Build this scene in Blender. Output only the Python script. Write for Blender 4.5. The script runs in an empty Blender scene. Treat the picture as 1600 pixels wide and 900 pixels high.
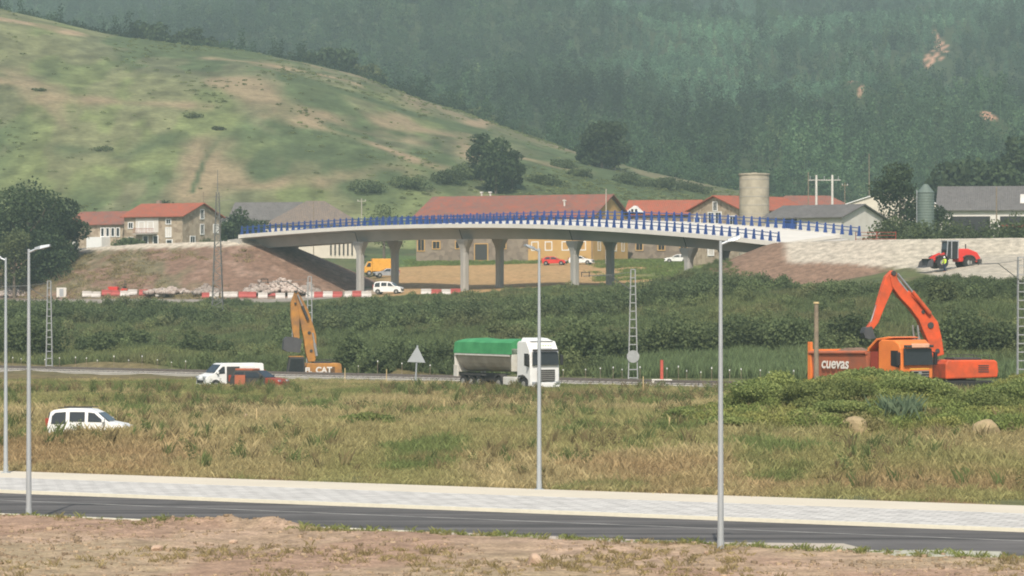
import bpy, math, random
import numpy as np
from math import radians as R, sin, cos, pi
from mathutils import Vector

# ------------------------------------------------------------------ camera, sky, sun
S = bpy.context.scene
COL = S.collection
FPX, ZC, YH = 5000.0, 8.3, 459.0          # focal length in photo pixels, eye height, horizon line
cd = bpy.data.cameras.new('camera'); cam = bpy.data.objects.new('camera', cd); COL.objects.link(cam)
cam.location = (0, 0, ZC); cam.rotation_euler = (R(90), 0, 0)
cd.sensor_width = 36; cd.lens = FPX / 1600 * 36; cd.shift_y = 9 / 1600
cd.clip_start = 1; cd.clip_end = 6000
S.camera = cam
SUN_AZ, SUN_EL = (-0.04, -1.0), 47       # horizontal direction towards the sun, elevation
W = bpy.data.worlds.new('World'); S.world = W; W.use_nodes = True
nt = W.node_tree; bg = nt.nodes['Background']
sky = nt.nodes.new('ShaderNodeTexSky'); sky.sky_type = 'NISHITA'; sky.sun_disc = False
sky.sun_elevation = R(SUN_EL); sky.sun_rotation = math.atan2(SUN_AZ[0], SUN_AZ[1])
sky.air_density = 1.3; sky.dust_density = 3.0
nt.links.new(sky.outputs[0], bg.inputs[0]); bg.inputs[1].default_value = 0.11
sl = bpy.data.lights.new('sun', 'SUN'); sl.energy = 3.7; sl.angle = R(0.6); sl.color = (1.0, 0.93, 0.82)
so = bpy.data.objects.new('sun', sl); COL.objects.link(so)
_h = math.hypot(*SUN_AZ)
_d = Vector((SUN_AZ[0] / _h * cos(R(SUN_EL)), SUN_AZ[1] / _h * cos(R(SUN_EL)), sin(R(SUN_EL))))
so.rotation_euler = _d.to_track_quat('Z', 'Y').to_euler(); so.location = (0, -50, 60)
S.view_settings.view_transform = 'Standard'; S.view_settings.look = 'None'
S.view_settings.exposure = 0.29; S.view_settings.gamma = 1
S.render.engine = 'CYCLES'
S.cycles.max_bounces = 5; S.cycles.diffuse_bounces = 2; S.cycles.glossy_bounces = 2
S.cycles.transmission_bounces = 2; S.cycles.volume_bounces = 0; S.cycles.transparent_max_bounces = 6
S.cycles.filter_width = 1.9
S.cycles.use_denoising = True
HAZE_DENSITY = 0.00032

rng = np.random.default_rng(7)
random.seed(7)

# ------------------------------------------------------------------ noise
def _hash(ix, iy, seed):
    n = (ix.astype(np.int64) * 374761393 + iy.astype(np.int64) * 668265263 + seed * 1442695041) & 0x7fffffff
    n = ((n ^ (n >> 13)) * 1274126177) & 0x7fffffff
    n = n ^ (n >> 16)
    return (n & 0xffff) / 65535.0
def vnoise(x, y, seed=0):
    x = np.asarray(x, float); y = np.asarray(y, float)
    ix = np.floor(x); iy = np.floor(y); fx = x - ix; fy = y - iy
    fx = fx * fx * (3 - 2 * fx); fy = fy * fy * (3 - 2 * fy)
    a = _hash(ix, iy, seed); b = _hash(ix + 1, iy, seed); c = _hash(ix, iy + 1, seed); d = _hash(ix + 1, iy + 1, seed)
    return (a + (b - a) * fx) * (1 - fy) + (c + (d - c) * fx) * fy
def fbm(x, y, octv=4, seed=0):
    t = 0; amp = 1; tot = 0
    for o in range(octv):
        t = t + amp * vnoise(np.asarray(x) * 2 ** o, np.asarray(y) * 2 ** o, seed + o * 17); tot += amp; amp *= .5
    return t / tot
def sm(t):
    t = np.clip(t, 0, 1); return t * t * (3 - 2 * t)
def lerp(a, b, t): return a + (b - a) * t

# ------------------------------------------------------------------ terrain
P0 = np.array([-19.1, 119.6]); E = np.array([.872, -.489]); N = np.array([.489, .872])
def perp(X, D): return (X - P0[0]) * N[0] + (D - P0[1]) * N[1]
def along(X, D): return (X - P0[0]) * E[0] + (D - P0[1]) * E[1]
def ap(a, p, z=0): return (P0[0] + a * E[0] + p * N[0], P0[1] + a * E[1] + p * N[1], z)

UK = np.array([0, 400, 700, 900, 1200, 1600.])
DK = np.array([240, 262, 300, 340, 380, 420, 450, 480, 520, 560, 600, 640.])
ZT = np.array([
 [1.2, 1.2, 1.5, 2.7, 4.1, 5.4, 6.4, 7.2, 8.2, 11.0, 16.3, 17.0],
 [1.2, 1.2, 1.6, 2.6, 4.0, 5.4, 6.5, 7.5, 9.0, 11.5, 15.0, 17.0],
 [1.2, 1.2, 2.4, 4.1, 5.9, 7.5, 8.2, 9.3, 11.6, 13.8, 14.5, 16.0],
 [1.2, 1.3, 3.1, 5.2, 7.1, 8.9, 9.4, 10.4, 12.4, 14.1, 14.5, 16.0],
 [1.2, 1.7, 4.8, 7.6, 9.0, 10.2, 10.8, 11.6, 13.0, 14.0, 14.5, 15.5],
 [1.2, 2.0, 5.6, 9.6, 12.9, 13.4, 13.6, 13.8, 14.0, 14.2, 14.6, 15.5]])
def table(u, D):
    u = np.clip(u, 0, 1599.9); D = np.clip(D, 240, 639.9)
    i = np.clip(np.searchsorted(UK, u, side='right') - 1, 0, 4); j = np.clip(np.searchsorted(DK, D, side='right') - 1, 0, len(DK) - 2)
    fu = sm((u - UK[i]) / (UK[i + 1] - UK[i])); fd = (D - DK[j]) / (DK[j + 1] - DK[j])
    return (ZT[i, j] * (1 - fd) + ZT[i, j + 1] * fd) * (1 - fu) + (ZT[i + 1, j] * (1 - fd) + ZT[i + 1, j + 1] * fd) * fu

EMB_L = [(-41.5, 507.0, 16.6), (-55, 513, 16.3), (-75, 529, 15.3), (-95, 552, 13.8), (-140, 590, 12.5), (-220, 640, 12)]
EMB_R = [(39.5, 413.0, 14.9), (50, 405, 15.1), (64, 400, 15.2), (90, 397, 15.2), (160, 395, 15.0), (300, 390, 15)]
def emb(X, D, pts, hw, slope):
    best = np.full(np.shape(X), -1e3)
    for (x0, y0, z0), (x1, y1, z1) in zip(pts[:-1], pts[1:]):
        L2 = (x1 - x0) ** 2 + (y1 - y0) ** 2
        t = np.clip(((X - x0) * (x1 - x0) + (D - y0) * (y1 - y0)) / L2, 0, 1)
        d = np.hypot(X - x0 - t * (x1 - x0), D - y0 - t * (y1 - y0))
        best = np.maximum(best, z0 + t * (z1 - z0) - np.maximum(0, d - hw) * slope)
    return best
SIL_U = np.array([-1200, -300, 0, 100, 200, 300, 400, 480, 560, 640, 700, 800, 900, 1000, 1100, 1200, 1400, 1600, 2600.])
SIL_Y = np.array([-50, -14, 29, 52, 74, 88, 98, 111, 130, 159, 178, 212, 245, 271, 291, 308, 332, 341, 345.])
def uof(X, D): return 800 + FPX * X / np.maximum(D, 60)
KNOLL = []
def mountain(X, D):
    return sum([10 * np.exp(-(((X - kx) / 12) ** 2 + ((D - kd) / 20) ** 2)) for kx, kd in KNOLL]) + 17 + np.maximum(0, D - 790) * 0.150 + (fbm(X / 260, D / 260, 3, 5) - .5) * 46 * sm((D - 850) / 400) + (fbm(X / 70, D / 90, 2, 9) - .5) * 12 * sm((D - 850) / 300)
def hillz(X, D):
    u = uof(X, D)
    ys = np.interp(u, SIL_U, SIL_Y)
    Dc = np.interp(u, [0, 700, 1200, 1500], [1000, 960, 830, 760])
    zc = ZC + (YH - ys) / FPX * Dc
    t = (D - 640) / (Dc - 640)
    b = table(u, np.full(np.shape(D), 639.))
    s = np.where(t < 1, np.clip(t, 0, 1) * (1.62 - .62 * np.clip(t, 0, 1) ** 1.6), 1)
    rough = (fbm(X / 60, D / 90, 3, 21) - .5) * 7 * sm(t * 4) * sm((1.02 - t) * 3.5)
    return b + (zc - b) * s + rough - np.maximum(0, D - Dc) * .16
def H(X, D):
    X = np.asarray(X, float); D = np.asarray(D, float)
    u = uof(X, D); p = perp(X, D)
    zf = 1.15 * sm((p - 22.6) / 24) + (fbm(X / 9, D / 9, 3, 3) - .5) * .7 * sm((p - 24) / 8)
    zf = zf + .34 * np.exp(-(((X + 21.3) / 6) ** 2 + ((D - 160.5) / 2.2) ** 2)) - .30 * np.exp(-(((X + 21.6) / 4.5) ** 2 + ((D - 166) / 3) ** 2))
    # overgrown spoil heap on the right and the bench behind it where the orange lorry loads
    m1 = 2.1 * np.exp(-(((X - 18.0) / 6.2) ** 2 + ((D - 166) / 8.0) ** 2)); m2 = 2.3 * np.exp(-(((X - 30) / 7.0) ** 2 + ((D - 173) / 8.0) ** 2))
    m3 = 1.3 * np.exp(-(((X - 26) / 5) ** 2 + ((D - 159) / 6) ** 2))
    bench = .9 * sm((X - 12) / 5) * sm((D - 168) / 8) * sm((214 - D) / 10)
    zf = zf + np.maximum(np.maximum(m1, m2), bench) + .5 * m3
    zn = .16 + (fbm(X / 2.2, D / 2.2, 4, 8) - .5) * .22 + (fbm(X / .5, D / .5, 2, 18) - .5) * .10 + (fbm(X / 9, D / 9, 2, 4) - .5) * .25
    a = along(X, D)
    berm = .34 * np.exp(-((p + .9) / .8) ** 2) * sm((a - 6.5) / 3) * sm((15 - a) / 2.5) * (.6 + .8 * vnoise(X * 1.3, D * 1.3, 6))
    zn = np.where(p > -2.5, lerp(zn, .08, sm((p + 2.5) / 2.2)), zn) + berm
    z = np.where(p < -.15, zn, np.where(p > 22.2, .08 + zf - .0, -.35))
    zt = table(u, D) + (fbm(X / 7, D / 7, 3, 31) - .5) * 1.1 * sm((D - 262) / 20) * sm((450 - D) / 40)
    z = np.where(D > 225, lerp(z, zt, sm((D - 225) / 30)), z)
    pr = (X - 18) * .64 + (D - 246) * .768                      # level strip under the railway
    z = np.where(D > 190, lerp(z, .95, sm((8 - np.abs(pr + 1.5)) / 3)), z)
    z = z - 1.5 * np.exp(-(((X + 17) / 5) ** 2 + ((D - 284) / 6) ** 2) ** 2)
    z = np.where(D > 300, np.maximum(z, emb(X, D, EMB_L, 5, .42)), z)
    z = np.where(D > 300, np.maximum(z, emb(X, D, EMB_R, 6, .40)), z)
    hz = np.maximum(hillz(X, D), mountain(X, D))
    z = np.where(D > 635, lerp(z, hz, sm((D - 635) / 10)), z)
    return z
def Hs(x, y): return float(H(np.array([x]), np.array([y]))[0])
def ux(u, D): return (u - 800) * D / FPX
def hit(u, y, dmin=90., dmax=2300.):
    D = np.arange(dmin, dmax, 1.0); X = (u - 800) * D / FPX
    ys = YH - FPX * (H(X, D) - ZC) / D
    k = np.argmax(ys <= y)
    if ys[k] > y: k = len(D) - 1
    return float(X[k]), float(D[k]), float(H(X[k:k + 1], D[k:k + 1])[0])

# ------------------------------------------------------------------ materials
MATS = {}
def mat(name, col, rough=.7, metal=0., var=.12, scale=4., bump=0., col2=None, spec=.3, bscale=None):
    if name in MATS: return MATS[name]
    m = bpy.data.materials.new(name); m.use_nodes = True; t = m.node_tree; b = t.nodes['Principled BSDF']
    b.inputs['Roughness'].default_value = rough; b.inputs['Metallic'].default_value = metal
    b.inputs['Specular IOR Level'].default_value = spec
    tc = t.nodes.new('ShaderNodeTexCoord')
    nz = t.nodes.new('ShaderNodeTexNoise'); nz.inputs['Scale'].default_value = scale; nz.inputs['Detail'].default_value = 6
    t.links.new(tc.outputs['Object'], nz.inputs['Vector'])
    cr = t.nodes.new('ShaderNodeValToRGB'); cr.color_ramp.elements[0].position = .3; cr.color_ramp.elements[1].position = .7
    c2 = col2 or tuple(c * (1 + var) for c in col)
    c1 = col if col2 else tuple(c * (1 - var) for c in col)
    cr.color_ramp.elements[0].color = (*c1, 1); cr.color_ramp.elements[1].color = (*c2, 1)
    t.links.new(nz.outputs[0], cr.inputs[0]); t.links.new(cr.outputs[0], b.inputs['Base Color'])
    if bump:
        n2 = t.nodes.new('ShaderNodeTexNoise'); n2.inputs['Scale'].default_value = bscale or scale * 3; n2.inputs['Detail'].default_value = 5
        t.links.new(tc.outputs['Object'], n2.inputs['Vector'])
        bp = t.nodes.new('ShaderNodeBump'); bp.inputs['Strength'].default_value = bump; bp.inputs['Distance'].default_value = .1
        t.links.new(n2.outputs[0], bp.inputs['Height']); t.links.new(bp.outputs[0], b.inputs['Normal'])
    MATS[name] = m; return m

def roof_mat(name, c1, c2, c3, pitch=.45, axis='X'):
    """weathered tile roof: courses across the slope, patches of lichen and newer tiles"""
    m = mat(name, c1, .8, var=.0, scale=.55, col2=c2); t = m.node_tree; b = t.nodes['Principled BSDF']
    tc = [n for n in t.nodes if n.type == 'TEX_COORD'][0]; cr = [n for n in t.nodes if n.type == 'VALTORGB'][0]
    wv = t.nodes.new('ShaderNodeTexWave'); wv.bands_direction = axis; wv.inputs['Scale'].default_value = pitch * 2; wv.inputs['Distortion'].default_value = .3
    t.links.new(tc.outputs['Object'], wv.inputs['Vector'])
    n2 = t.nodes.new('ShaderNodeTexNoise'); n2.inputs['Scale'].default_value = 2.2; n2.inputs['Detail'].default_value = 8
    t.links.new(tc.outputs['Object'], n2.inputs['Vector'])
    r2 = t.nodes.new('ShaderNodeValToRGB'); r2.color_ramp.elements[0].position = .5; r2.color_ramp.elements[1].position = .68
    t.links.new(n2.outputs[0], r2.inputs[0])
    mx = t.nodes.new('ShaderNodeMixRGB'); mx.inputs[2].default_value = (*c3, 1)
    t.links.new(r2.outputs[0], mx.inputs[0]); t.links.new(cr.outputs[0], mx.inputs[1]); t.links.new(mx.outputs[0], b.inputs['Base Color'])
    bp = t.nodes.new('ShaderNodeBump'); bp.inputs['Strength'].default_value = .6; bp.inputs['Distance'].default_value = .08
    t.links.new(wv.outputs[0], bp.inputs['Height']); t.links.new(bp.outputs[0], b.inputs['Normal'])
    return m

def stone_mat(name, c1, c2, mortar, scale=1.6):
    m = bpy.data.materials.new(name); m.use_nodes = True; t = m.node_tree; b = t.nodes['Principled BSDF']; b.inputs['Roughness'].default_value = .9
    tc = t.nodes.new('ShaderNodeTexCoord'); vo = t.nodes.new('ShaderNodeTexVoronoi'); vo.inputs['Scale'].default_value = scale
    t.links.new(tc.outputs['Object'], vo.inputs['Vector'])
    cr = t.nodes.new('ShaderNodeValToRGB'); cr.color_ramp.elements[0].color = (*c1, 1); cr.color_ramp.elements[1].color = (*c2, 1)
    e = cr.color_ramp.elements.new(.85); e.color = (*mortar, 1)
    t.links.new(vo.outputs['Color'], cr.inputs[0]); t.links.new(cr.outputs[0], b.inputs['Base Color'])
    bp = t.nodes.new('ShaderNodeBump'); bp.inputs['Strength'].default_value = .5; bp.inputs['Distance'].default_value = .05
    t.links.new(vo.outputs['Distance'], bp.inputs['Height']); t.links.new(bp.outputs[0], b.inputs['Normal'])
    return m

def leaf_mat(name, dark, light, inst=False):
    """foliage: two leaf colours chosen by a per-leaf value, shifted a little from plant to plant"""
    m = bpy.data.materials.new(name); m.use_nodes = True; t = m.node_tree; b = t.nodes['Principled BSDF']
    b.inputs['Roughness'].default_value = .75; b.inputs['Specular IOR Level'].default_value = .12
    at = t.nodes.new('ShaderNodeAttribute'); at.attribute_name = 'leaf'
    mx = t.nodes.new('ShaderNodeMixRGB'); mx.inputs[1].default_value = (*dark, 1); mx.inputs[2].default_value = (*light, 1)
    t.links.new(at.outputs['Fac'], mx.inputs[0])
    if inst:
        ti = t.nodes.new('ShaderNodeAttribute'); ti.attribute_name = 'tint'; ti.attribute_type = 'INSTANCER'
        ml = t.nodes.new('ShaderNodeMixRGB'); ml.blend_type = 'MULTIPLY'; ml.inputs[0].default_value = 1
        t.links.new(mx.outputs[0], ml.inputs[1]); t.links.new(ti.outputs['Color'], ml.inputs[2]); src = ml.outputs[0]
    else:
        oi = t.nodes.new('ShaderNodeObjectInfo'); hs = t.nodes.new('ShaderNodeHueSaturation')
        mr = t.nodes.new('ShaderNodeMapRange'); mr.inputs['To Min'].default_value = .75; mr.inputs['To Max'].default_value = 1.25
        t.links.new(oi.outputs['Random'], mr.inputs['Value']); t.links.new(mr.outputs[0], hs.inputs['Value'])
        t.links.new(mx.outputs[0], hs.inputs['Color']); src = hs.outputs[0]
    t.links.new(src, b.inputs['Base Color'])
    tr = t.nodes.new('ShaderNodeBsdfTranslucent'); t.links.new(src, tr.inputs[0])
    mi = t.nodes.new('ShaderNodeMixShader'); mi.inputs[0].default_value = .35
    t.links.new(b.outputs[0], mi.inputs[1]); t.links.new(tr.outputs[0], mi.inputs[2])
    t.links.new(mi.outputs[0], t.nodes['Material Output'].inputs[0])
    return m

def attr_mat(name, bump=.3, scale=3., rough=.95, var=.25, fine=14.):
    """ground cover: the soil or turf colour laid down per place, broken up by noise at two sizes"""
    m = bpy.data.materials.new(name); m.use_nodes = True; t = m.node_tree; b = t.nodes['Principled BSDF']
    b.inputs['Roughness'].default_value = rough; b.inputs['Specular IOR Level'].default_value = .15
    at = t.nodes.new('ShaderNodeAttribute'); at.attribute_name = 'cover'
    tc = t.nodes.new('ShaderNodeTexCoord')
    out = at.outputs['Color']
    for sc, am in ((scale, var), (fine, var)):
        nz = t.nodes.new('ShaderNodeTexNoise'); nz.inputs['Scale'].default_value = sc; nz.inputs['Detail'].default_value = 5
        t.links.new(tc.outputs['Object'], nz.inputs['Vector'])
        mr = t.nodes.new('ShaderNodeMapRange'); mr.inputs['From Min'].default_value = .3; mr.inputs['From Max'].default_value = .7
        mr.inputs['To Min'].default_value = 1 - am; mr.inputs['To Max'].default_value = 1 + am
        t.links.new(nz.outputs[0], mr.inputs['Value'])
        vm = t.nodes.new('ShaderNodeVectorMath'); vm.operation = 'SCALE'
        t.links.new(out, vm.inputs[0]); t.links.new(mr.outputs[0], vm.inputs['Scale']); out = vm.outputs[0]
    t.links.new(out, b.inputs['Base Color'])
    bp = t.nodes.new('ShaderNodeBump'); bp.inputs['Strength'].default_value = bump; bp.inputs['Distance'].default_value = .15
    t.links.new(nz.outputs[0], bp.inputs['Height']); t.links.new(bp.outputs[0], b.inputs['Normal'])
    return m

# ------------------------------------------------------------------ mesh helpers
class MB:
    def __init__(s): s.v = []; s.f = []
    def add(s, vs, fs):
        o = len(s.v); s.v += [tuple(v) for v in vs]; s.f += [tuple(i + o for i in f) for f in fs]; return s
    def box(s, c, d, rz=0, ry=0, taper=1.):
        cx, cy, cz = c; hx, hy, hz = d[0] / 2, d[1] / 2, d[2] / 2; vs = []
        for z in (-hz, hz):
            k = taper if z > 0 else 1
            for x, y in ((-hx, -hy), (hx, -hy), (hx, hy), (-hx, hy)):
                x1, y1, z1 = x * k, y * k, z
                if ry: x1, z1 = x1 * cos(ry) + z1 * sin(ry), -x1 * sin(ry) + z1 * cos(ry)
                vs.append((cx + x1 * cos(rz) - y1 * sin(rz), cy + x1 * sin(rz) + y1 * cos(rz), cz + z1))
        return s.add(vs, [(3, 2, 1, 0), (4, 5, 6, 7), (0, 1, 5, 4), (1, 2, 6, 5), (2, 3, 7, 6), (3, 0, 4, 7)])
    def cyl(s, p0, p1, r0, r1=None, n=10):
        r1 = r0 if r1 is None else r1; p0 = Vector(p0); p1 = Vector(p1); a = (p1 - p0).normalized()
        u = a.orthogonal().normalized(); w = a.cross(u); vs = []
        for p, r in ((p0, r0), (p1, r1)):
            for k in range(n):
                q = 2 * pi * k / n; vs.append(p + u * (r * cos(q)) + w * (r * sin(q)))
        fs = [(k, (k + 1) % n, n + (k + 1) % n, n + k) for k in range(n)]
        return s.add(vs, fs + [tuple(range(n - 1, -1, -1)), tuple(range(n, 2 * n))])
    def beam(s, p0, p1, w, h=None):
        """square bar between two points"""
        h = h or w; p0 = Vector(p0); p1 = Vector(p1); a = (p1 - p0).normalized()
        u = a.cross(Vector((0, 0, 1)));
        if u.length < 1e-3: u = Vector((1, 0, 0))
        u = u.normalized(); q = u.cross(a)
        vs = [p + u * (i * w / 2) + q * (j * h / 2) for p in (p0, p1) for i, j in ((-1, -1), (1, -1), (1, 1), (-1, 1))]
        return s.add(vs, [(3, 2, 1, 0), (4, 5, 6, 7), (0, 1, 5, 4), (1, 2, 6, 5), (2, 3, 7, 6), (3, 0, 4, 7)])
    def prism(s, pts, y0, y1):
        """side outline (x, z) pushed from y0 to y1"""
        n = len(pts); vs = [(x, y0, z) for x, z in pts] + [(x, y1, z) for x, z in pts]
        return s.add(vs, [(k, (k + 1) % n, n + (k + 1) % n, n + k) for k in range(n)] + [tuple(range(n - 1, -1, -1)), tuple(range(n, 2 * n))])
    def slab(s, pts, z0, z1):
        n = len(pts); vs = [(x, y, z0) for x, y in pts] + [(x, y, z1) for x, y in pts]
        return s.add(vs, [(k, (k + 1) % n, n + (k + 1) % n, n + k) for k in range(n)] + [tuple(range(n - 1, -1, -1)), tuple(range(n, 2 * n))])
    def loft(s, rings, cap=True):
        n = len(rings[0]); vs = [p for r in rings for p in r]; fs = []
        for i in range(len(rings) - 1):
            for k in range(n):
                fs.append((i * n + k, i * n + (k + 1) % n, (i + 1) * n + (k + 1) % n, (i + 1) * n + k))
        if cap: fs += [tuple(range(n - 1, -1, -1)), tuple((len(rings) - 1) * n + k for k in range(n))]
        return s.add(vs, fs)
    def sheet(s, vs, thick):
        """thin plate from a planar outline, given thickness along its normal"""
        vs = [Vector(v) for v in vs]; nn = (vs[1] - vs[0]).cross(vs[2] - vs[1]).normalized() * (thick / 2)
        n = len(vs)
        return s.add([v - nn for v in vs] + [v + nn for v in vs], [(k, (k + 1) % n, n + (k + 1) % n, n + k) for k in range(n)] + [tuple(range(n - 1, -1, -1)), tuple(range(n, 2 * n))])
    def warp(s, fn): s.v = [fn(*v) for v in s.v]; return s
def link(name, me, m, parent=None):
    o = bpy.data.objects.new(name, me); COL.objects.link(o)
    if m: me.materials.append(m)
    if parent: o.parent = parent
    return o
def obj(name, mb, m, parent=None, bevel=0., smooth=False):
    me = bpy.data.meshes.new(name); me.from_pydata(mb.v, [], mb.f)
    bm_fix(me)
    if smooth: me.polygons.foreach_set('use_smooth', [True] * len(me.polygons))
    o = link(name, me, m, parent)
    if bevel:
        b = o.modifiers.new('bevel', 'BEVEL'); b.width = bevel; b.segments = 2; b.limit_method = 'ANGLE'; b.angle_limit = R(35)
        b.harden_normals = False
    return o
def bm_fix(me):
    import bmesh
    bm = bmesh.new(); bm.from_mesh(me); bmesh.ops.recalc_face_normals(bm, faces=bm.faces); bm.to_mesh(me); bm.free()
def arr_mesh(name, V, F, attr=None, attr_name='leaf'):
    """mesh from numpy arrays; F is (n, k)"""
    me = bpy.data.meshes.new(name); V = np.asarray(V, np.float32); F = np.asarray(F, np.int32); n, k = F.shape
    me.vertices.add(len(V)); me.vertices.foreach_set('co', V.ravel())
    me.loops.add(n * k); me.loops.foreach_set('vertex_index', F.ravel())
    me.polygons.add(n); me.polygons.foreach_set('loop_start', np.arange(0, n * k, k, dtype=np.int32))
    if attr is not None:
        attr = np.asarray(attr, np.float32)
        if attr.ndim == 1:
            a = me.attributes.new(attr_name, 'FLOAT', 'POINT'); a.data.foreach_set('value', attr)
        else:
            a = me.attributes.new(attr_name, 'FLOAT_COLOR', 'POINT')
            a.data.foreach_set('color', np.concatenate([attr, np.ones((len(attr), 1), np.float32)], 1).ravel())
    me.update(calc_edges=True); me.validate()
    return me
def props(o, label=None, cat=None, group=None, kind=None):
    if label: o['label'] = label
    if cat: o['category'] = cat
    if group: o['group'] = group
    if kind: o['kind'] = kind
    return o
def thing(name, label, cat, loc=(0, 0, 0), rz=0, group=None):
    o = bpy.data.objects.new(name, None); COL.objects.link(o); o.empty_display_size = .3
    o.location = loc; o.rotation_euler = (0, 0, rz); return props(o, label, cat, group)
def dup(root, loc, rz, label, scale=None):
    r = root.copy(); COL.objects.link(r); r.location = loc; r.rotation_euler = (0, 0, rz); r['label'] = label
    if scale: r.scale = scale
    for ch in list(root.children):
        c = ch.copy(); COL.objects.link(c); c.parent = r
        for g in list(ch.children):
            d = g.copy(); COL.objects.link(d); d.parent = c
    return r
def lettering(body, size, m, parent, loc, rot, name='lettering', bold=0.):
    cu = bpy.data.curves.new(name, 'FONT'); cu.body = body; cu.size = size; cu.extrude = .006; cu.offset = bold; cu.align_x = 'CENTER'; cu.align_y = 'CENTER'
    o = bpy.data.objects.new(name, cu); COL.objects.link(o)
    dg = bpy.context.evaluated_depsgraph_get(); me = bpy.data.meshes.new_from_object(o.evaluated_get(dg))
    bpy.data.objects.remove(o); p = link(name, me, m, parent); p.location = loc; p.rotation_euler = rot; return p

ORD = ['first','second','third','fourth','fifth','sixth','seventh','eighth','ninth','tenth','eleventh','twelfth','thirteenth','fourteenth','fifteenth','sixteenth','seventeenth','eighteenth','nineteenth','twentieth']
def nth(i):
    if i < 20: return ORD[i]
    t = ['twenty', 'thirty', 'forty', 'fifty', 'sixty', 'seventy'][(i + 1) // 10 - 2]; r = (i + 1) % 10
    return t + '-' + ORD[r - 1] if r else t[:-1] + 'ieth'

# ------------------------------------------------------------------ plain colours
M = dict(
 white=mat('white_paint', (.80, .80, .78), .35, var=.03, scale=2, spec=.5),
 dirty_white=mat('dusty_white_paint', (.72, .71, .67), .5, scale=1.5, col2=(.60, .57, .50)),
 glass=mat('dark_glass', (.025, .03, .035), .08, var=.2, spec=.6),
 tyre=mat('tyre_rubber', (.03, .03, .03), .9),
 rim=mat('wheel_rim', (.35, .34, .32), .5, .3),
 black=mat('black_plastic', (.03, .03, .032), .6),
 chassis=mat('chassis_steel', (.06, .058, .055), .8, scale=5),
 orange=mat('orange_paint', (.85, .235, .045), .4, scale=1.3, col2=(.70, .18, .04), spec=.6),
 orange3=mat('grimy_red_orange_paint', (.76, .105, .03), .5, scale=1.6, col2=(.42, .085, .035), bump=.1),
 orange2=mat('dusty_orange_steel', (.52, .14, .065), .7, scale=1.0, col2=(.33, .13, .08), bump=.1),
 yellow=mat('worn_yellow_paint', (.50, .23, .045), .6, scale=1.4, col2=(.24, .13, .06), bump=.1),
 red=mat('red_paint', (.62, .035, .025), .45, var=.08, spec=.5),
 red_plastic=mat('red_plastic', (.46, .085, .075), .65, scale=.8, col2=(.34, .09, .08)),
 white_plastic=mat('white_plastic', (.64, .60, .56), .6, scale=.8, col2=(.44, .40, .37)),
 steel=mat('bare_steel', (.42, .42, .42), .4, .6, scale=3),
 galv=mat('galvanised_steel', (.42, .45, .47), .45, .35, var=.06, scale=1.2),
 tub=mat('dusty_aluminium_tub', (.60, .55, .47), .55, .1, scale=.9, col2=(.42, .37, .31), bump=.1),
 tarp=mat('green_tarpaulin', (.075, .33, .13), .65, scale=1.2, col2=(.04, .23, .085), bump=.3),
 conc=mat('pale_concrete', (.44, .42, .38), .85, scale=.6, var=.10, bump=.1, bscale=6),
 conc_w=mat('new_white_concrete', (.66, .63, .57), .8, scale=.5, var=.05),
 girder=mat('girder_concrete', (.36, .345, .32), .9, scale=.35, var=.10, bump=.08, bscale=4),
 blue=mat('cobalt_blue_paint', (.022, .065, .25), .45, var=.06, spec=.5),
 lattice=mat('weathered_steel_lattice', (.20, .20, .19), .7, .2),
 masts=mat('grey_mast_steel', (.34, .35, .35), .6, .2),
 wood=mat('weathered_wood', (.30, .24, .17), .9, scale=3, col2=(.20, .16, .12), bump=.3),
 stake=mat('fresh_wood', (.55, .42, .22), .8),
 ochre=mat('ochre_plaster', (.60, .38, .15), .9, scale=.6, col2=(.52, .31, .12)),
 creamw=mat('cream_plaster', (.66, .60, .50), .9, scale=.6, var=.07),
 whitew=mat('white_render', (.74, .71, .66), .9, scale=.5, col2=(.60, .56, .50)),
 hivis=mat('hi_vis_yellow', (.55, .80, .05), .7, var=.05),
 navy=mat('navy_cloth', (.03, .04, .08), .9),
 skin=mat('skin', (.45, .26, .18), .6),
 bark=mat('bark', (.16, .13, .10), .95, scale=6, bump=.4),
 pale_bark=mat('pale_bark', (.42, .39, .33), .9, scale=6),
 silver=mat('silver_paint', (.45, .47, .50), .3, .4),
 dark_red=mat('dark_red_paint', (.30, .05, .03), .5),
)
M['stone'] = stone_mat('rubble_stone', (.24, .175, .12), (.38, .29, .20), (.46, .38, .28))
M['stone2'] = stone_mat('brown_rubble_stone', (.16, .12, .095), (.26, .19, .145), (.30, .24, .18), 1.3)
M['tiles'] = roof_mat('new_clay_tiles', (.40, .105, .058), (.32, .10, .06), (.27, .13, .085))
M['tiles_old'] = roof_mat('weathered_clay_tiles', (.34, .105, .065), (.20, .10, .08), (.20, .14, .11))
M['slate'] = roof_mat('grey_fibre_cement', (.135, .125, .12), (.175, .165, .155), (.11, .10, .095))
M['brownroof'] = roof_mat('brown_grey_tiles', (.21, .165, .135), (.17, .14, .12), (.25, .19, .14))
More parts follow.
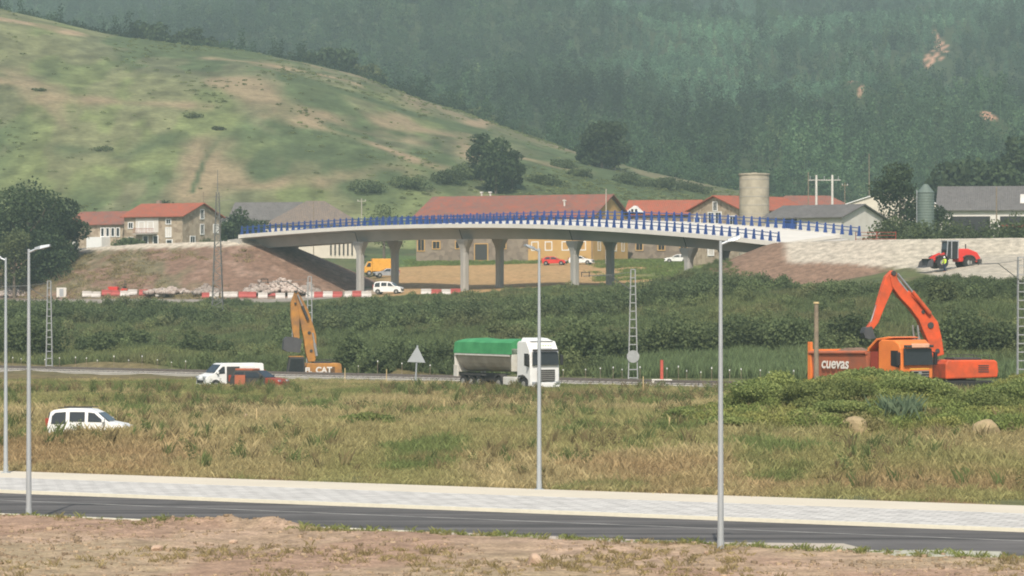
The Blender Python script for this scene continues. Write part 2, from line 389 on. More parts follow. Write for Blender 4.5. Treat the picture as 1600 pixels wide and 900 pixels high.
# ------------------------------------------------------------------ ground, hill, mountain
def blend(c, col, m):
    m = np.clip(m, 0, 1)[..., None]; return c * (1 - m) + np.array(col) * m
def band(v, a, b, s): return sm((v - a) / s) * sm((b - v) / s)
def cover(X, D, z):
    """what grows or lies at each place: soil, turf, gravel (plain surface colours)"""
    u = uof(X, D); p = perp(X, D)
    n1 = fbm(X / 14, D / 22, 4, 41); n2 = fbm(X / 4, D / 7, 3, 43); n3 = fbm(X / 1.3, D / 1.3, 3, 47)
    c = np.zeros(np.shape(X) + (3,)) + np.array([.17, .135, .065])
    c = blend(c, (.13, .135, .06), sm((n1 - .46) * 6))
    c = blend(c, (.22, .115, .065), .8 * band(p, 20, 34, 5) * sm((n2 - .35) * 6))
    c = blend(c, (.40, .285, .20), sm((.5 - p) / 1) * (.75 + .25 * sm((n3 - .4) * 5)))           # bare foreground soil
    c = blend(c, (.31, .20, .14), sm((.2 - p) / 1) * sm((n2 - .5) * 6) * .7)
    c = blend(c, (.33, .265, .16), sm((.2 - p) / 1) * sm((n1 - .52) * 7) * .6)
    c = blend(c, (.42, .30, .19), band(p, 21, 25.5, 1.2) * sm((along(X, D) - 26) / 10) * sm((n2 - .38) * 6))
    # track beside the railway, then the overgrown bank
    pr = (X - 18) * .64 + (D - 246) * .768
    c = blend(c, (.15, .13, .095), band(pr, -7, 6, 3) * .8)
    c = blend(c, (.13, .12, .06), band(pr, -14, 6, 3) * .6 * sm((600 - u) / 300))
    bank = sm((pr - 5) / 5)
    c = blend(c, (.085, .105, .045), bank)
    c = blend(c, (.12, .135, .055), bank * sm((n1 - .5) * 8))
    c = blend(c, (.13, .11, .06), bank * sm((n2 - .62) * 8) * .7)
    # sandy scrapes on the spoil heap
    for sx, sy, r in ((16.9, 156, 1.3), (23.3, 156, 1.5), (20.3, 158, .8)):
        c = blend(c, (.42, .29, .17), sm((r - np.hypot(X - sx, (D - sy) * .5)) / .4))
    # works road in front of the bridge
    wr = sm((745 - u) / 30) * band(D, 465, 492, 3)
    c = blend(c, (.30, .265, .225), wr)
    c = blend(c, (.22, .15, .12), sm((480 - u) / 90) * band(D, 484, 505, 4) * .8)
    # ochre field behind the piers, green verges
    fld = sm((D - 448) / 5) * sm((u - 560) / 60)
    c = blend(c, (.46, .285, .135), fld * sm((556 - D) / 4) * sm((1080 - u) / 70) * (.72 + .28 * n2))
    c = blend(c, (.15, .17, .06), fld * sm((u - 900) / 140) * sm((n1 - .44) * 9) * sm((556 - D) / 4))
    c = blend(c, (.10, .145, .045), sm((D - 545) / 8) * sm((640 - D) / 20) * sm((u - 560) / 60))
    # embankments: brown spoil, weedy on the left
    el = emb(X, D, EMB_L, 5, .42); er = emb(X, D, EMB_R, 6, .40)
    ml = sm((el - z + .35) / .3) * (D > 330)
    c = blend(c, (.205, .128, .090), ml)
    c = blend(c, (.155, .145, .08), ml * sm((-44 - X) / 6) * sm((n2 - .40) * 5) * .8)
    c = blend(c, (.36, .25, .19), ml * sm((n3 - .62) * 9) * .5)
    crest = sm((emb(X, D, EMB_L, 0, 1) - emb(X, D, EMB_L, 0, 0) + 7.2) / .5) * (D > 330)
    c = blend(c, (.50, .44, .35), crest * (D > 330))
    mr = sm((er - z + .4) / .3) * (D > 330)
    c = blend(c, (.225, .145, .10), mr * sm((1420 - u) / 60))
    gz = np.interp(u, [1225, 1330, 1420, 1480], [12.2, 11.8, 11.2, 9.6]) + (n2 - .5) * .8
    c = blend(c, (.47, .42, .34), sm((z - gz) / .35) * sm((u - 1218 - (410 - D) * .6) / 14) * band(D, 336, 432, 3) * (.85 + .15 * n3))
    c = blend(c, (.10, .13, .045), sm((u - 1180) / 80) * sm((D - 430) / 6) * (D < 640))
    # hill: mown pasture, dry strips following the slope
    h = sm((D - 632) / 16)
    hill = h * (hillz(X, D) >= mountain(X, D) - .5)
    w = fbm(X / 45, D / 150, 4, 61) ; w2 = fbm((X + D * .35) / 22, (D - X * .6) / 110, 4, 67)
    c = blend(c, (.092, .122, .052), hill)
    c = blend(c, (.165, .19, .075), hill * sm((w - .48) * 9))
    w3 = fbm(X / 9, D / 40, 3, 63)
    c = blend(c, (.19, .175, .10), hill * sm((w3 - .50) * 9) * .5)
    w4 = fbm(X / 3, D / 9, 3, 64); c = c * (1 - .06 * hill[..., None]) * (1 + hill[..., None] * ((w4 - .5) * 1.1)[..., None])
    c = blend(c, (.085, .105, .045), hill * sm((.42 - w3) * 8) * .3)
    c = blend(c, (.25, .20, .12), hill * sm((w2 - .53) * 11) * sm((D - 665) / 50) * (.3 + .5 * sm((w3 - .35) * 5)))
    c = blend(c, (.085, .11, .045), hill * sm((.40 - w) * 6) * .5)
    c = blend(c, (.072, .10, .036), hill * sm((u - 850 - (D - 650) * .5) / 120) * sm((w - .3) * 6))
    c = blend(c, (.045, .062, .026), h * (mountain(X, D) > hillz(X, D) - .5))
    for cx, cy, rx, ry in CLEAR:
        c = blend(c, (.44, .25, .165), sm((1.05 - np.hypot((X - cx) / rx, (D - cy) / ry) - (n1 - .5) * .6) * 4) * h)
        # dry mown strips and dark green ones lying across the pasture
    wob = (fbm(X / 18, D / 30, 3, 77) - .5) * 2
    for col_, wd, pts in STRIPS:
        best = np.full(np.shape(X), 1e9)
        for (x0, y0), (x1, y1) in zip(pts[:-1], pts[1:]):
            ax, ay, bx, by = x0, y0 * .45, x1, y1 * .45; L2 = (bx - ax) ** 2 + (by - ay) ** 2 + 1e-6
            t = np.clip(((X - ax) * (bx - ax) + (D * .45 - ay) * (by - ay)) / L2, 0, 1)
            best = np.minimum(best, np.hypot(X - ax - t * (bx - ax), D * .45 - ay - t * (by - ay)))
        c = blend(c, col_, hill * sm((wd - best + wob * wd * 1.1) / (wd * .9)) * (.5 + .6 * sm((w3 - .3) * 4)))
    return c
def at_deck(u, y):
    x, d, z = hit(u, y, 700); return x, d
CLEAR = []
TAN, TAN2, DK_ = (.33, .245, .15), (.27, .21, .125), (.078, .104, .046)
STRIPS = []
for col_, wd, pts in ((TAN, 5.5, [(330, 92), (440, 106), (560, 132)]), (TAN2, 5, [(60, 152), (210, 160), (320, 168)]), (TAN2, 7, [(360, 128), (450, 165), (560, 205), (640, 222)]),
      (TAN2, 8, [(320, 225), (330, 260), (305, 300)]), (TAN, 3.5, [(480, 193), (560, 216), (640, 248), (690, 264)]), (TAN, 5, [(-40, 26), (60, 38), (110, 50)]), (TAN2, 5, [(-30, 128), (70, 136)]),
      (TAN, 3.5, [(740, 196), (850, 216), (900, 236)]), (TAN2, 4, [(820, 248), (905, 268)]), (TAN2, 7, [(620, 195), (720, 215), (740, 245)]), (TAN2, 6, [(400, 270), (560, 285), (640, 280)]),
      (DK_, 3, [(455, 124), (560, 150), (650, 180), (760, 205)]), (DK_, 4, [(520, 196), (620, 218)]), (DK_, 7, [(100, 232), (190, 245), (270, 215)]), (DK_, 1.0, [(352, 206), (322, 245), (300, 300)]), (DK_, 8, [(420, 245), (540, 250)]),
      (DK_, 9, [(560, 300), (680, 290), (760, 270), (860, 290), (1000, 290)]), (DK_, 7, [(880, 250), (1000, 280), (1080, 295)])):
    STRIPS.append((col_, wd, [hit(u_, y_, 642)[:2] for u_, y_ in pts]))
for (u, y, rx, ry) in ((1464, 60, 1.3, 20), (1470, 68, 1.4, 22), (1470, 77, 1.4, 22), (1464, 85, 1.4, 18), (1455, 92, 1.4, 14), (1445, 98, 1.4, 12), (1446, 24, 3, 18), (1268, 168, 2, 12)):
    X_, D_ = at_deck(u, y); CLEAR.append((X_, D_, rx, ry))

for (u, y, rx, ry) in ((1543, 222, 2.6, 4.5), (1330, 172, 2.6, 3), (1348, 182, 1.3, 6)):
    X_, D_ = at_deck(u, y); CLEAR.append((X_, D_, rx, ry)); KNOLL.append((X_, D_ + 6))
cols_u = np.arange(-1000, 2620, 7.)
def fan(name, Ds, m, kind='structure'):
    U, DD = np.meshgrid(cols_u, Ds); De = np.maximum(DD, 60)
    X = (U - 800) * De / FPX; Z = H(X, DD); C = cover(X, DD, Z)
    V = np.stack([X, DD, Z], -1).reshape(-1, 3); nr, nc = U.shape
    i = np.arange(nr * nc).reshape(nr, nc)
    F = np.stack([i[:-1, :-1], i[:-1, 1:], i[1:, 1:], i[1:, :-1]], -1).reshape(-1, 4)
    me = arr_mesh(name, V, F, C.reshape(-1, 3), 'cover')
    me.polygons.foreach_set('use_smooth', [True] * len(me.polygons))
    return props(link(name, me, m), kind=kind)
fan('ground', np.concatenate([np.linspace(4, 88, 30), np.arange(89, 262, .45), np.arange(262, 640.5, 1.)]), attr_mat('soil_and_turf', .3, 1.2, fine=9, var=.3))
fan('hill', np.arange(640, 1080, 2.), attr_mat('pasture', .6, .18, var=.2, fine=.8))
fan('mountain', np.concatenate([np.arange(1077, 2420, 9.)]), attr_mat('forest_floor', .25, .1, fine=.5))

# ------------------------------------------------------------------ road, kerbs, paving (frame: a along the road, p across it)
def strip(name, a0, a1, p0, p1, z0, z1, m, kind='structure', seg=1):
    mb = MB(); mb.slab([ap(a0, p0)[:2], ap(a1, p0)[:2], ap(a1, p1)[:2], ap(a0, p1)[:2]], z0, z1)
    return props(obj(name, mb, m), kind=kind)
def road_mat():
    m = mat('asphalt', (.100, .094, .090), .85, scale=.5, var=.14, bump=.2, bscale=30); t = m.node_tree; b = t.nodes['Principled BSDF']
    cr = [n for n in t.nodes if n.type == 'VALTORGB'][0]; tc = [n for n in t.nodes if n.type == 'TEX_COORD'][0]
    mp = t.nodes.new('ShaderNodeMapping'); mp.inputs['Rotation'].default_value = (0, 0, R(29.3)); mp.inputs['Scale'].default_value = (.02, 1.1, 1)
    t.links.new(tc.outputs['Object'], mp.inputs[0]); nz = t.nodes.new('ShaderNodeTexNoise'); nz.inputs['Scale'].default_value = .9; nz.inputs['Detail'].default_value = 3
    t.links.new(mp.outputs[0], nz.inputs[0])
    mr = t.nodes.new('ShaderNodeMapRange'); mr.inputs['From Min'].default_value = .35; mr.inputs['From Max'].default_value = .65
    mr.inputs['To Min'].default_value = .68; mr.inputs['To Max'].default_value = 1.4
    t.links.new(nz.outputs[0], mr.inputs[0]); vm = t.nodes.new('ShaderNodeVectorMath'); vm.operation = 'SCALE'
    t.links.new(cr.outputs[0], vm.inputs[0]); t.links.new(mr.outputs[0], vm.inputs['Scale']); t.links.new(vm.outputs[0], b.inputs['Base Color'])
    return m
def paver_mat():
    m = bpy.data.materials.new('white_stone_paving'); m.use_nodes = True; t = m.node_tree; b = t.nodes['Principled BSDF']; b.inputs['Roughness'].default_value = .85
    tc = t.nodes.new('ShaderNodeTexCoord'); mp = t.nodes.new('ShaderNodeMapping'); mp.inputs['Rotation'].default_value = (0, 0, R(29.3))
    t.links.new(tc.outputs['Object'], mp.inputs[0])
    br = t.nodes.new('ShaderNodeTexBrick'); br.inputs['Scale'].default_value = 1.0; br.inputs['Mortar Size'].default_value = .035
    br.inputs['Brick Width'].default_value = .9; br.inputs['Row Height'].default_value = .55; br.inputs['Bias'].default_value = -.2
    br.inputs['Color1'].default_value = (.60, .58, .54, 1); br.inputs['Color2'].default_value = (.50, .48, .45, 1); br.inputs['Mortar'].default_value = (.28, .27, .255, 1)
    t.links.new(mp.outputs[0], br.inputs['Vector'])
    nz = t.nodes.new('ShaderNodeTexNoise'); nz.inputs['Scale'].default_value = 1.1; nz.inputs['Detail'].default_value = 6; t.links.new(mp.outputs[0], nz.inputs['Vector'])
    mr = t.nodes.new('ShaderNodeMapRange'); mr.inputs['From Min'].default_value = .35; mr.inputs['From Max'].default_value = .65; mr.inputs['To Min'].default_value = .86; mr.inputs['To Max'].default_value = 1.08
    t.links.new(nz.outputs[0], mr.inputs[0]); vm = t.nodes.new('ShaderNodeVectorMath'); vm.operation = 'SCALE'
    t.links.new(br.outputs[0], vm.inputs[0]); t.links.new(mr.outputs[0], vm.inputs['Scale']); t.links.new(vm.outputs[0], b.inputs['Base Color'])
    return m
A0, A1 = -75, 130
strip('road', A0, A1, 0.0, 10.9, -.30, 0, road_mat())
strip('road_marking', A0, A1, 7.15, 7.27, -.01, .004, mat('worn_white_line', (.46, .45, .42), .8, scale=.8, col2=(.16, .16, .155)))
strip('kerb', A0, A1, 10.903, 11.15, -.30, .13, mat('kerb_stone', (.66, .62, .50), .8, var=.05))
strip('pavement', A0, A1, 11.153, 18.3, -.30, .12, paver_mat())
strip('pavement_edge', A0, A1, 18.303, 22.4, -.40, .125, mat('buff_concrete', (.62, .56, .45), .8, scale=.3, var=.06, bump=.05))
strip('kerb', A0, A1, -.25, -.003, -.35, .10, MATS['kerb_stone'])
# the near pavement bulges into the road on the right, then steps back
def gpt(u, y, z=0.):
    D = FPX * (ZC - z) / (y - YH); return ((u - 800) * D / FPX, D)
mb = MB(); mb.slab([gpt(700, 836.5), gpt(900, 844.5), gpt(1100, 852.5), gpt(1318, 854.5), gpt(1362, 866), gpt(1362, 874), gpt(1320, 872.5), gpt(1100, 863.5), gpt(900, 852), gpt(700, 840)], -.35, .115)
props(obj('near_pavement', mb, mat('pinkish_concrete', (.50, .42, .36), .85, scale=.5, col2=(.42, .38, .30), bump=.1)), kind='structure')
mb = MB(); mb.slab([gpt(1362.5, 867), gpt(1450, 866), gpt(1564, 868.5), gpt(1567, 877.5), gpt(1450, 876), gpt(1362.5, 873)], -.35, .14)
props(obj('kerb_end', mb, mat('grey_kerb', (.42, .41, .33), .85)), kind='structure')

# ------------------------------------------------------------------ leaves, tufts, scattered cover
def leaves(lobes, n, size, seed, shell=.55, flat=0., up=0.):
    """n leaf blades spread through a cluster of lobes (x, y, z, rx, ry, rz)"""
    r = np.random.default_rng(seed); L = np.array(lobes, float); w = (L[:, 3] * L[:, 4] * L[:, 5]) ** .75; w /= w.sum()
    k = r.choice(len(L), n, p=w); d = r.normal(size=(n, 3)); d /= np.linalg.norm(d, axis=1)[:, None]
    rad = r.uniform(0, 1, n) ** (1 / 3 * (1 - shell)) ; rad = rad * (1 + r.normal(0, .09, n))
    P = L[k, :3] + d * L[k, 3:] * rad[:, None]
    a = d * .6 + r.normal(size=(n, 3)) * .7; a[:, 2] += up; a /= np.linalg.norm(a, axis=1)[:, None]
    b = np.cross(a, r.normal(size=(n, 3))); b /= np.linalg.norm(b, axis=1)[:, None]; c = np.cross(a, b)
    s = size * r.uniform(.6, 1.4, n)[:, None]
    V = np.stack([P - b * s * .5, P + c * s * .45 - b * s * .05, P + b * s * .6, P - c * s * .4], 1)
    lobe_t = r.uniform(0, 1, len(L))[k]
    t = np.clip(.45 * lobe_t + .55 * r.uniform(0, 1, n), 0, 1)
    return V.reshape(-1, 3), np.arange(4 * n).reshape(n, 4), np.repeat(t, 4)
def join(parts):
    Vs, Fs, Ts = [], [], []; o = 0
    for V, F, T in parts: Vs.append(V); Fs.append(F + o); Ts.append(T); o += len(V)
    return np.concatenate(Vs), np.concatenate(Fs), np.concatenate(Ts)
def tuft(n, h, wd, spread, seed, lean=.35):
    r = np.random.default_rng(seed); V = []; T = []
    for _ in range(n):
        q = r.uniform(0, 2 * pi); x, y = r.normal(0, spread, 2); hh = h * r.uniform(.5, 1.15); lx, ly = r.normal(0, lean, 2) * hh; w = wd * r.uniform(.6, 1.3)
        cx, cy = cos(q) * w / 2, sin(q) * w / 2
        V += [(x - cx, y - cy, -.05), (x + cx, y + cy, -.05), (x + cx * .7 + lx * .4, y + cy * .7 + ly * .4, hh * .6), (x + lx, y + ly, hh)]
        T += [r.uniform(0, 1)] * 4
    return np.array(V), np.arange(4 * n).reshape(n, 4), np.array(T)
def source(name, VFT, m):
    """a mesh used only as the blade or tree shape a scatter repeats; it is not placed in the scene itself"""
    me = arr_mesh(name, *VFT); me.materials.append(m); return bpy.data.objects.new(name, me)
def scatter(name, sources, P, rotz, scl, idx, tint, tilt=None):
    col = bpy.data.collections.new(name + '_shapes')
    for i, s in enumerate(sources): s.name = f'{chr(97 + i)}_{s.name}'; col.objects.link(s)
    n = len(P); me = bpy.data.meshes.new(name); me.vertices.add(n); me.vertices.foreach_set('co', np.asarray(P, np.float32).ravel())
    rot = np.zeros((n, 3), np.float32); rot[:, 2] = rotz
    if tilt is not None: rot[:, :2] = tilt
    a = me.attributes.new('rot', 'FLOAT_VECTOR', 'POINT'); a.data.foreach_set('vector', rot.ravel())
    a = me.attributes.new('scl', 'FLOAT_VECTOR', 'POINT'); a.data.foreach_set('vector', np.asarray(scl, np.float32).ravel())
    a = me.attributes.new('idx', 'INT', 'POINT'); a.data.foreach_set('value', np.asarray(idx, np.int32))
    a = me.attributes.new('tint', 'FLOAT_COLOR', 'POINT'); a.data.foreach_set('color', np.concatenate([tint, np.ones((n, 1))], 1).astype(np.float32).ravel())
    o = bpy.data.objects.new(name, me); COL.objects.link(o)
    g = bpy.data.node_groups.new(name, 'GeometryNodeTree')
    g.interface.new_socket('Geometry', in_out='INPUT', socket_type='NodeSocketGeometry'); g.interface.new_socket('Geometry', in_out='OUTPUT', socket_type='NodeSocketGeometry')
    gi = g.nodes.new('NodeGroupInput'); go = g.nodes.new('NodeGroupOutput'); ip = g.nodes.new('GeometryNodeInstanceOnPoints')
    ci = g.nodes.new('GeometryNodeCollectionInfo'); ci.inputs['Collection'].default_value = col; ci.inputs['Separate Children'].default_value = True; ci.inputs['Reset Children'].default_value = True
    g.links.new(gi.outputs[0], ip.inputs['Points']); g.links.new(ci.outputs[0], ip.inputs['Instance']); ip.inputs['Pick Instance'].default_value = True
    for nm, ty, so_, out in (('idx', 'INT', 'Instance Index', None), ('rot', 'FLOAT_VECTOR', 'Rotation', None), ('scl', 'FLOAT_VECTOR', 'Scale', None)):
        na = g.nodes.new('GeometryNodeInputNamedAttribute'); na.data_type = ty; na.inputs['Name'].default_value = nm
        g.links.new(na.outputs['Attribute'], ip.inputs[so_])
    g.links.new(ip.outputs[0], go.inputs[0])
    md = o.modifiers.new('scatter', 'NODES'); md.node_group = g
    return props(o, kind='stuff')

L_GRASS = leaf_mat('grass_blades', (.55, .52, .42), (1.15, 1.12, .95), inst=True)
L_WOOD = leaf_mat('forest_leaves', (.65, .68, .6), (1.25, 1.25, 1.2), inst=True)

def fan_points(n, u0, u1, d0, d1, power=1.):
    """random places in a wedge of ground seen from the road"""
    D = d0 + (d1 - d0) * rng.uniform(0, 1, n) ** power; u = rng.uniform(u0, u1, n); return (u - 800) * D / FPX, D

# meadow between the new road and the railway
tl = [tuft(36, .19, .012, .30, 1, .6), tuft(32, .27, .011, .28, 2, .5), tuft(46, .11, .016, .38, 3, .9), tuft(16, .44, .010, .16, 4, .3)]
X, D = fan_points(190000, -180, 1780, 124, 262, .75)
p = perp(X, D); pr = (X - 18) * .64 + (D - 246) * .768
n1 = fbm(X / 14, D / 22, 4, 41); n2 = fbm(X / 4, D / 7, 3, 43); n4 = fbm(X / 7, D / 16, 3, 88)
keep = (p > 22.9) & (pr < -3.2) & (rng.uniform(0, 1, len(X)) < np.clip(.35 + sm((p - 23) / 10) + (n4 - .5), .15, 1))
lorry_track = (np.abs(pr + 4) < 3) & (X > -12)
keep &= ~(lorry_track & (rng.uniform(0, 1, len(X)) < .75))
for sx, sy, r_ in ((16.9, 156, 1.0), (23.3, 156, 1.2)):
    keep &= np.hypot(X - sx, (D - sy) * .5) > r_
X, D, p, n1, n2, n4 = [a[keep] for a in (X, D, p, n1, n2, n4)]
Z = H(X, D); n = len(X)
T = np.zeros((n, 3)) + np.array([.42, .365, .215])
T = blend(T, (.31, .315, .15), sm((n1 - .45) * 5) * .75); T = blend(T, (.50, .42, .27), sm((n4 - .55) * 7) * .75)
T = blend(T, (.19, .24, .10), sm((n2 - .60) * 10) * sm((n1 - .42) * 8))
T = blend(T, (.43, .31, .20), band(p, 20, 38, 7) * sm((fbm(X / 9, D / 9, 3, 12) - .40) * 5) * .75)
heap_m = np.clip(sm((X - 9.5) / 5) * sm((D - 153) / 5) * sm((200 - D) / 10) * 1.2, 0, 1); T = blend(T, (.21, .25, .10), heap_m * (.55 + .45 * sm((n2 - .4) * 6)))
T = blend(T, (.24, .265, .12), sm((D - 205) / 30) * sm((n2 - .42) * 7) * .7)
T *= 1.22 * rng.uniform(.8, 1.2, (n, 1))
sc = ((.55 + .75 * n4 + .25 * sm((p - 26) / 12)) * (1 - .45 * sm((D - 185) / 30)))[:, None] * rng.uniform(.7, 1.25, (n, 1)) * np.ones((n, 3))
scatter('meadow_grass', [source('grass_tuft', t, L_GRASS) for t in tl], np.stack([X, D, Z], 1), rng.uniform(0, 6.3, n), sc, rng.choice(4, n, p=[.38, .26, .26, .10]), T)

# sparse weeds on the foreground soil and along the near kerb
X, D = fan_points(9000, -200, 1800, 88, 124); p = perp(X, D); n1 = fbm(X / 5, D / 5, 3, 90)
a_ = along(X, D)
keep = (p < -.3) & ((rng.uniform(0, 1, len(X)) < sm((n1 - .50) * 7) * .5) | ((p > -2.4) & (a_ > 14) & (rng.uniform(0, 1, len(X)) < .8)))
X, D, p, n1 = X[keep], D[keep], p[keep], n1[keep]; n = len(X)
T = np.zeros((n, 3)) + np.array([.40, .33, .19]); T = blend(T, (.27, .32, .12), sm((p + 3) / 1.5)); T *= rng.uniform(.8, 1.25, (n, 1))
scatter('weeds', [source('weed_tuft', tuft(16, .30, .018, .12, 11, .5), L_GRASS), source('weed_low', tuft(18, .14, .022, .16, 12, .8), L_GRASS)],
        np.stack([X, D, H(X, D)], 1), rng.uniform(0, 6.3, n), rng.uniform(.4, .9, (n, 1)) * np.ones((n, 3)), rng.choice(2, n, p=[.4, .6]), T)
# loose stones in the same soil
def pebble(seed):
    r = np.random.default_rng(seed); V = []; F = []
    import itertools
    ico = np.array([(x, y, z) for x in (-1, 1) for y in (-1, 1) for z in (-1, 1)], float) * r.uniform(.7, 1.1, (8, 3))
    F = [(0, 1, 3, 2), (4, 6, 7, 5), (0, 4, 5, 1), (2, 3, 7, 6), (0, 2, 6, 4), (1, 5, 7, 3)]
    return ico * .5, np.array(F), np.full(8, r.uniform(.3, 1))
X, D = fan_points(15000, -200, 1800, 88, 124); keep = (perp(X, D) < -.4) & (fbm(X / 3, D / 3, 3, 97) > .42); X, D = X[keep], D[keep]; n = len(X)
sz = .03 + .11 * rng.uniform(0, 1, n) ** 5
scatter('loose_stones', [source('pebble', pebble(s), L_GRASS) for s in (1, 2, 3)], np.stack([X, D, H(X, D)], 1), rng.uniform(0, 6.3, n),
        sz[:, None] * rng.uniform(.7, 1.5, (n, 3)), rng.choice(3, n), np.array([.44, .34, .27]) * rng.uniform(.6, 1.25, (n, 1)))

# undergrowth over the spoil heap, tall weeds through the meadow, scrub on the pasture
X, D = fan_points(16000, 1080, 1800, 150, 182); zf0 = 1.2; hh = H(X, D) - zf0; n3 = fbm(X / 2.5, D / 2.5, 2, 98)
keep = (hh > .35) & (D < 174) & (rng.uniform(0, 1, len(X)) < .55)
X, D, hh, n3 = X[keep], D[keep], hh[keep], n3[keep]; n = len(X)
T = np.zeros((n, 3)) + np.array([.26, .33, .12]); T = blend(T, (.36, .38, .15), sm((n3 - .5) * 7)); T = blend(T, (.33, .29, .17), sm((.40 - n3) * 8) * .8); T *= rng.uniform(.75, 1.25, (n, 1))
scatter('heap_undergrowth', [source('sprig', leaves([(0, 0, .25, .45, .45, .3), (.3, .1, .35, .3, .3, .25)], 110, .085, 31), L_GRASS), source('sprig', tuft(30, .6, .016, .2, 32, .35), L_GRASS)],
        np.stack([X, D, H(X, D)], 1), rng.uniform(0, 6.3, n), rng.uniform(.6, 1.25, (n, 1)) * np.ones((n, 3)), rng.choice(2, n, p=[.72, .28]), T)
X, D = fan_points(9000, -180, 1780, 128, 236, .8); p = perp(X, D); pr = (X - 18) * .64 + (D - 246) * .768; n3 = fbm(X / 6, D / 12, 3, 99)
keep = (p > 27) & (pr < -6) & ((rng.uniform(0, 1, len(X)) < sm((n3 - .46) * 6) * .6) | ((np.abs(X + 21.3) < 6) & (np.abs(D - 160.5) < 2.5))); X, D, n3 = X[keep], D[keep], n3[keep]; n = len(X)
T = np.where(rng.uniform(0, 1, (n, 1)) < .55, np.array([.19, .24, .105]), np.array([.30, .25, .15])) * rng.uniform(.7, 1.25, (n, 1))
scatter('tall_weeds', [source('weed', tuft(22, .75, .014, .12, 33, .22), L_GRASS), source('weed', leaves([(0, 0, .35, .22, .22, .35), (.05, 0, .6, .12, .12, .2)], 80, .07, 34), L_GRASS)],
        np.stack([X, D, H(X, D)], 1), rng.uniform(0, 6.3, n), rng.uniform(.5, 1.2, (n, 1)) * np.ones((n, 3)), rng.choice(2, n, p=[.6, .4]), T)
D = rng.uniform(645, 1000, 26000); u = rng.uniform(-200, 1300, 26000); X = ux(u, D); w5 = fbm(X / 25, D / 60, 3, 57)
keep = (rng.uniform(0, 1, len(X)) < np.where(u > 700, 1, .45)) & (hillz(X, D) > mountain(X, D)) & (rng.uniform(0, 1, len(X)) < np.maximum(.05, sm((w5 - .55) * 9) * .7) + .5 * sm((u - 700 - (D - 650) * .9) / 150) * sm((w5 - .4) * 6)); X, D, w5 = X[keep], D[keep], w5[keep]; n = len(X)
T = (np.zeros((n, 3)) + np.array([.25, .30, .15])) * rng.uniform(.7, 1.3, (n, 1))
scatter('pasture_scrub', [source('tussock', leaves([(0, 0, .3, 1.0, 1.0, .45), (.8, .3, .2, .7, .7, .35)], 90, .35, 35), L_GRASS), source('tussock', leaves([(0, 0, .2, 1.6, .8, .3)], 70, .35, 36), L_GRASS)],
        np.stack([X, D, H(X, D)], 1), rng.uniform(0, 6.3, n), (rng.uniform(.25, .8, (n, 1)) ** 1.3) * np.ones((n, 3)), rng.choice(2, n), T)

# rank growth on the bank between the railway and the bridge
tb = [tuft(60, .80, .026, .45, 21, .3), tuft(50, .5, .03, .5, 22, .5),
      leaves([(0, 0, .3, .9, .9, .45), (.6, .3, .5, .6, .6, .4), (-.5, -.2, .45, .6, .6, .4)], 340, .13, 23), leaves([(0, 0, .6, .8, .8, .7), (.2, .2, 1.1, .5, .5, .45)], 380, .14, 24)]
X, D = fan_points(95000, -250, 1850, 250, 462, .8)
pr = (X - 18) * .64 + (D - 246) * .768; u = uof(X, D); er = emb(X, D, EMB_R, 6, .4)
top = np.interp(u, [0, 300, 700, 760, 900, 1100, 1230, 1300, 1600], [460, 460, 440, 438, 432, 419, 380, 360, 336])
keep = (pr > 7) & (D < top + (fbm(X / 6, D / 6, 2, 71) - .5) * 12) & (np.hypot((X + 17) / 4.5, (D - 279) / 6) > 1)
X, D, u, pr, top = X[keep], D[keep], u[keep], pr[keep], top[keep]; n = len(X)
n1 = fbm(X / 11, D / 26, 4, 73); n2 = fbm(X / 5, D / 10, 3, 74); n5 = fbm(X / 20, D / 30, 3, 75)
T = np.zeros((n, 3)) + np.array([.18, .235, .12])
T = blend(T, (.25, .29, .145), sm((n1 - .50) * 6)); T = blend(T, (.27, .25, .15), sm((n2 - .58) * 7) * .45)
T = blend(T, (.105, .145, .08), sm((.48 - n5) * 8) * .75)
reed = sm((u - 900) / 100) * sm((30 - pr) / 8); T = blend(T, (.21, .29, .16), reed * .9)
T *= rng.uniform(.8, 1.2, (n, 1))
woody = sm((.50 - n5) * 12) * (1 - reed); idx = np.where(rng.uniform(0, 1, n) < .03 + .25 * woody, rng.choice([2, 3], n), rng.choice([0, 1], n)); idx = np.where(reed > .5, 0, idx)
sc = (rng.uniform(.6, 1.2, n) * (1 + .4 * woody) * (.45 + .55 * sm((top - D) / 34)))[:, None] * np.ones((n, 3)); sc[:, 2] *= np.where(reed > .5, 1.35, 1)
scatter('bank_scrub', [source('scrub', t, L_GRASS) for t in tb], np.stack([X, D, H(X, D)], 1), rng.uniform(0, 6.3, n), sc, idx, T)
# light weeds on the works ground, the embankments and the verge in front of the farms
X, D = fan_points(30000, -250, 1850, 462, 600, 1.); z = H(X, D); u = uof(X, D); n2 = fbm(X / 5, D / 8, 3, 76)
ml = (emb(X, D, EMB_L, 5, .42) > z - .4); crest = emb(X, D, EMB_L, 0, 1) - emb(X, D, EMB_L, 0, 0) > -8.5
keep = (ml & (X < -40) & (n2 > .53) & ~crest) | ((D > 547) & (u > 640)) | ((u > 930) & (n2 > .46) & ~ml & (u < 1230))
X, D, z, u, ml = X[keep], D[keep], z[keep], u[keep], ml[keep]; n = len(X)
T = np.where(ml[:, None], np.array([.34, .29, .17]), np.array([.20, .27, .10])) * rng.uniform(.75, 1.25, (n, 1))
scatter('verge_weeds', [source('verge', tuft(30, .42, .05, .5, 25, .7), L_GRASS)], np.stack([X, D, z], 1), rng.uniform(0, 6.3, n), rng.uniform(.4, 1.1, (n, 1)) * np.ones((n, 3)), np.zeros(n), T)

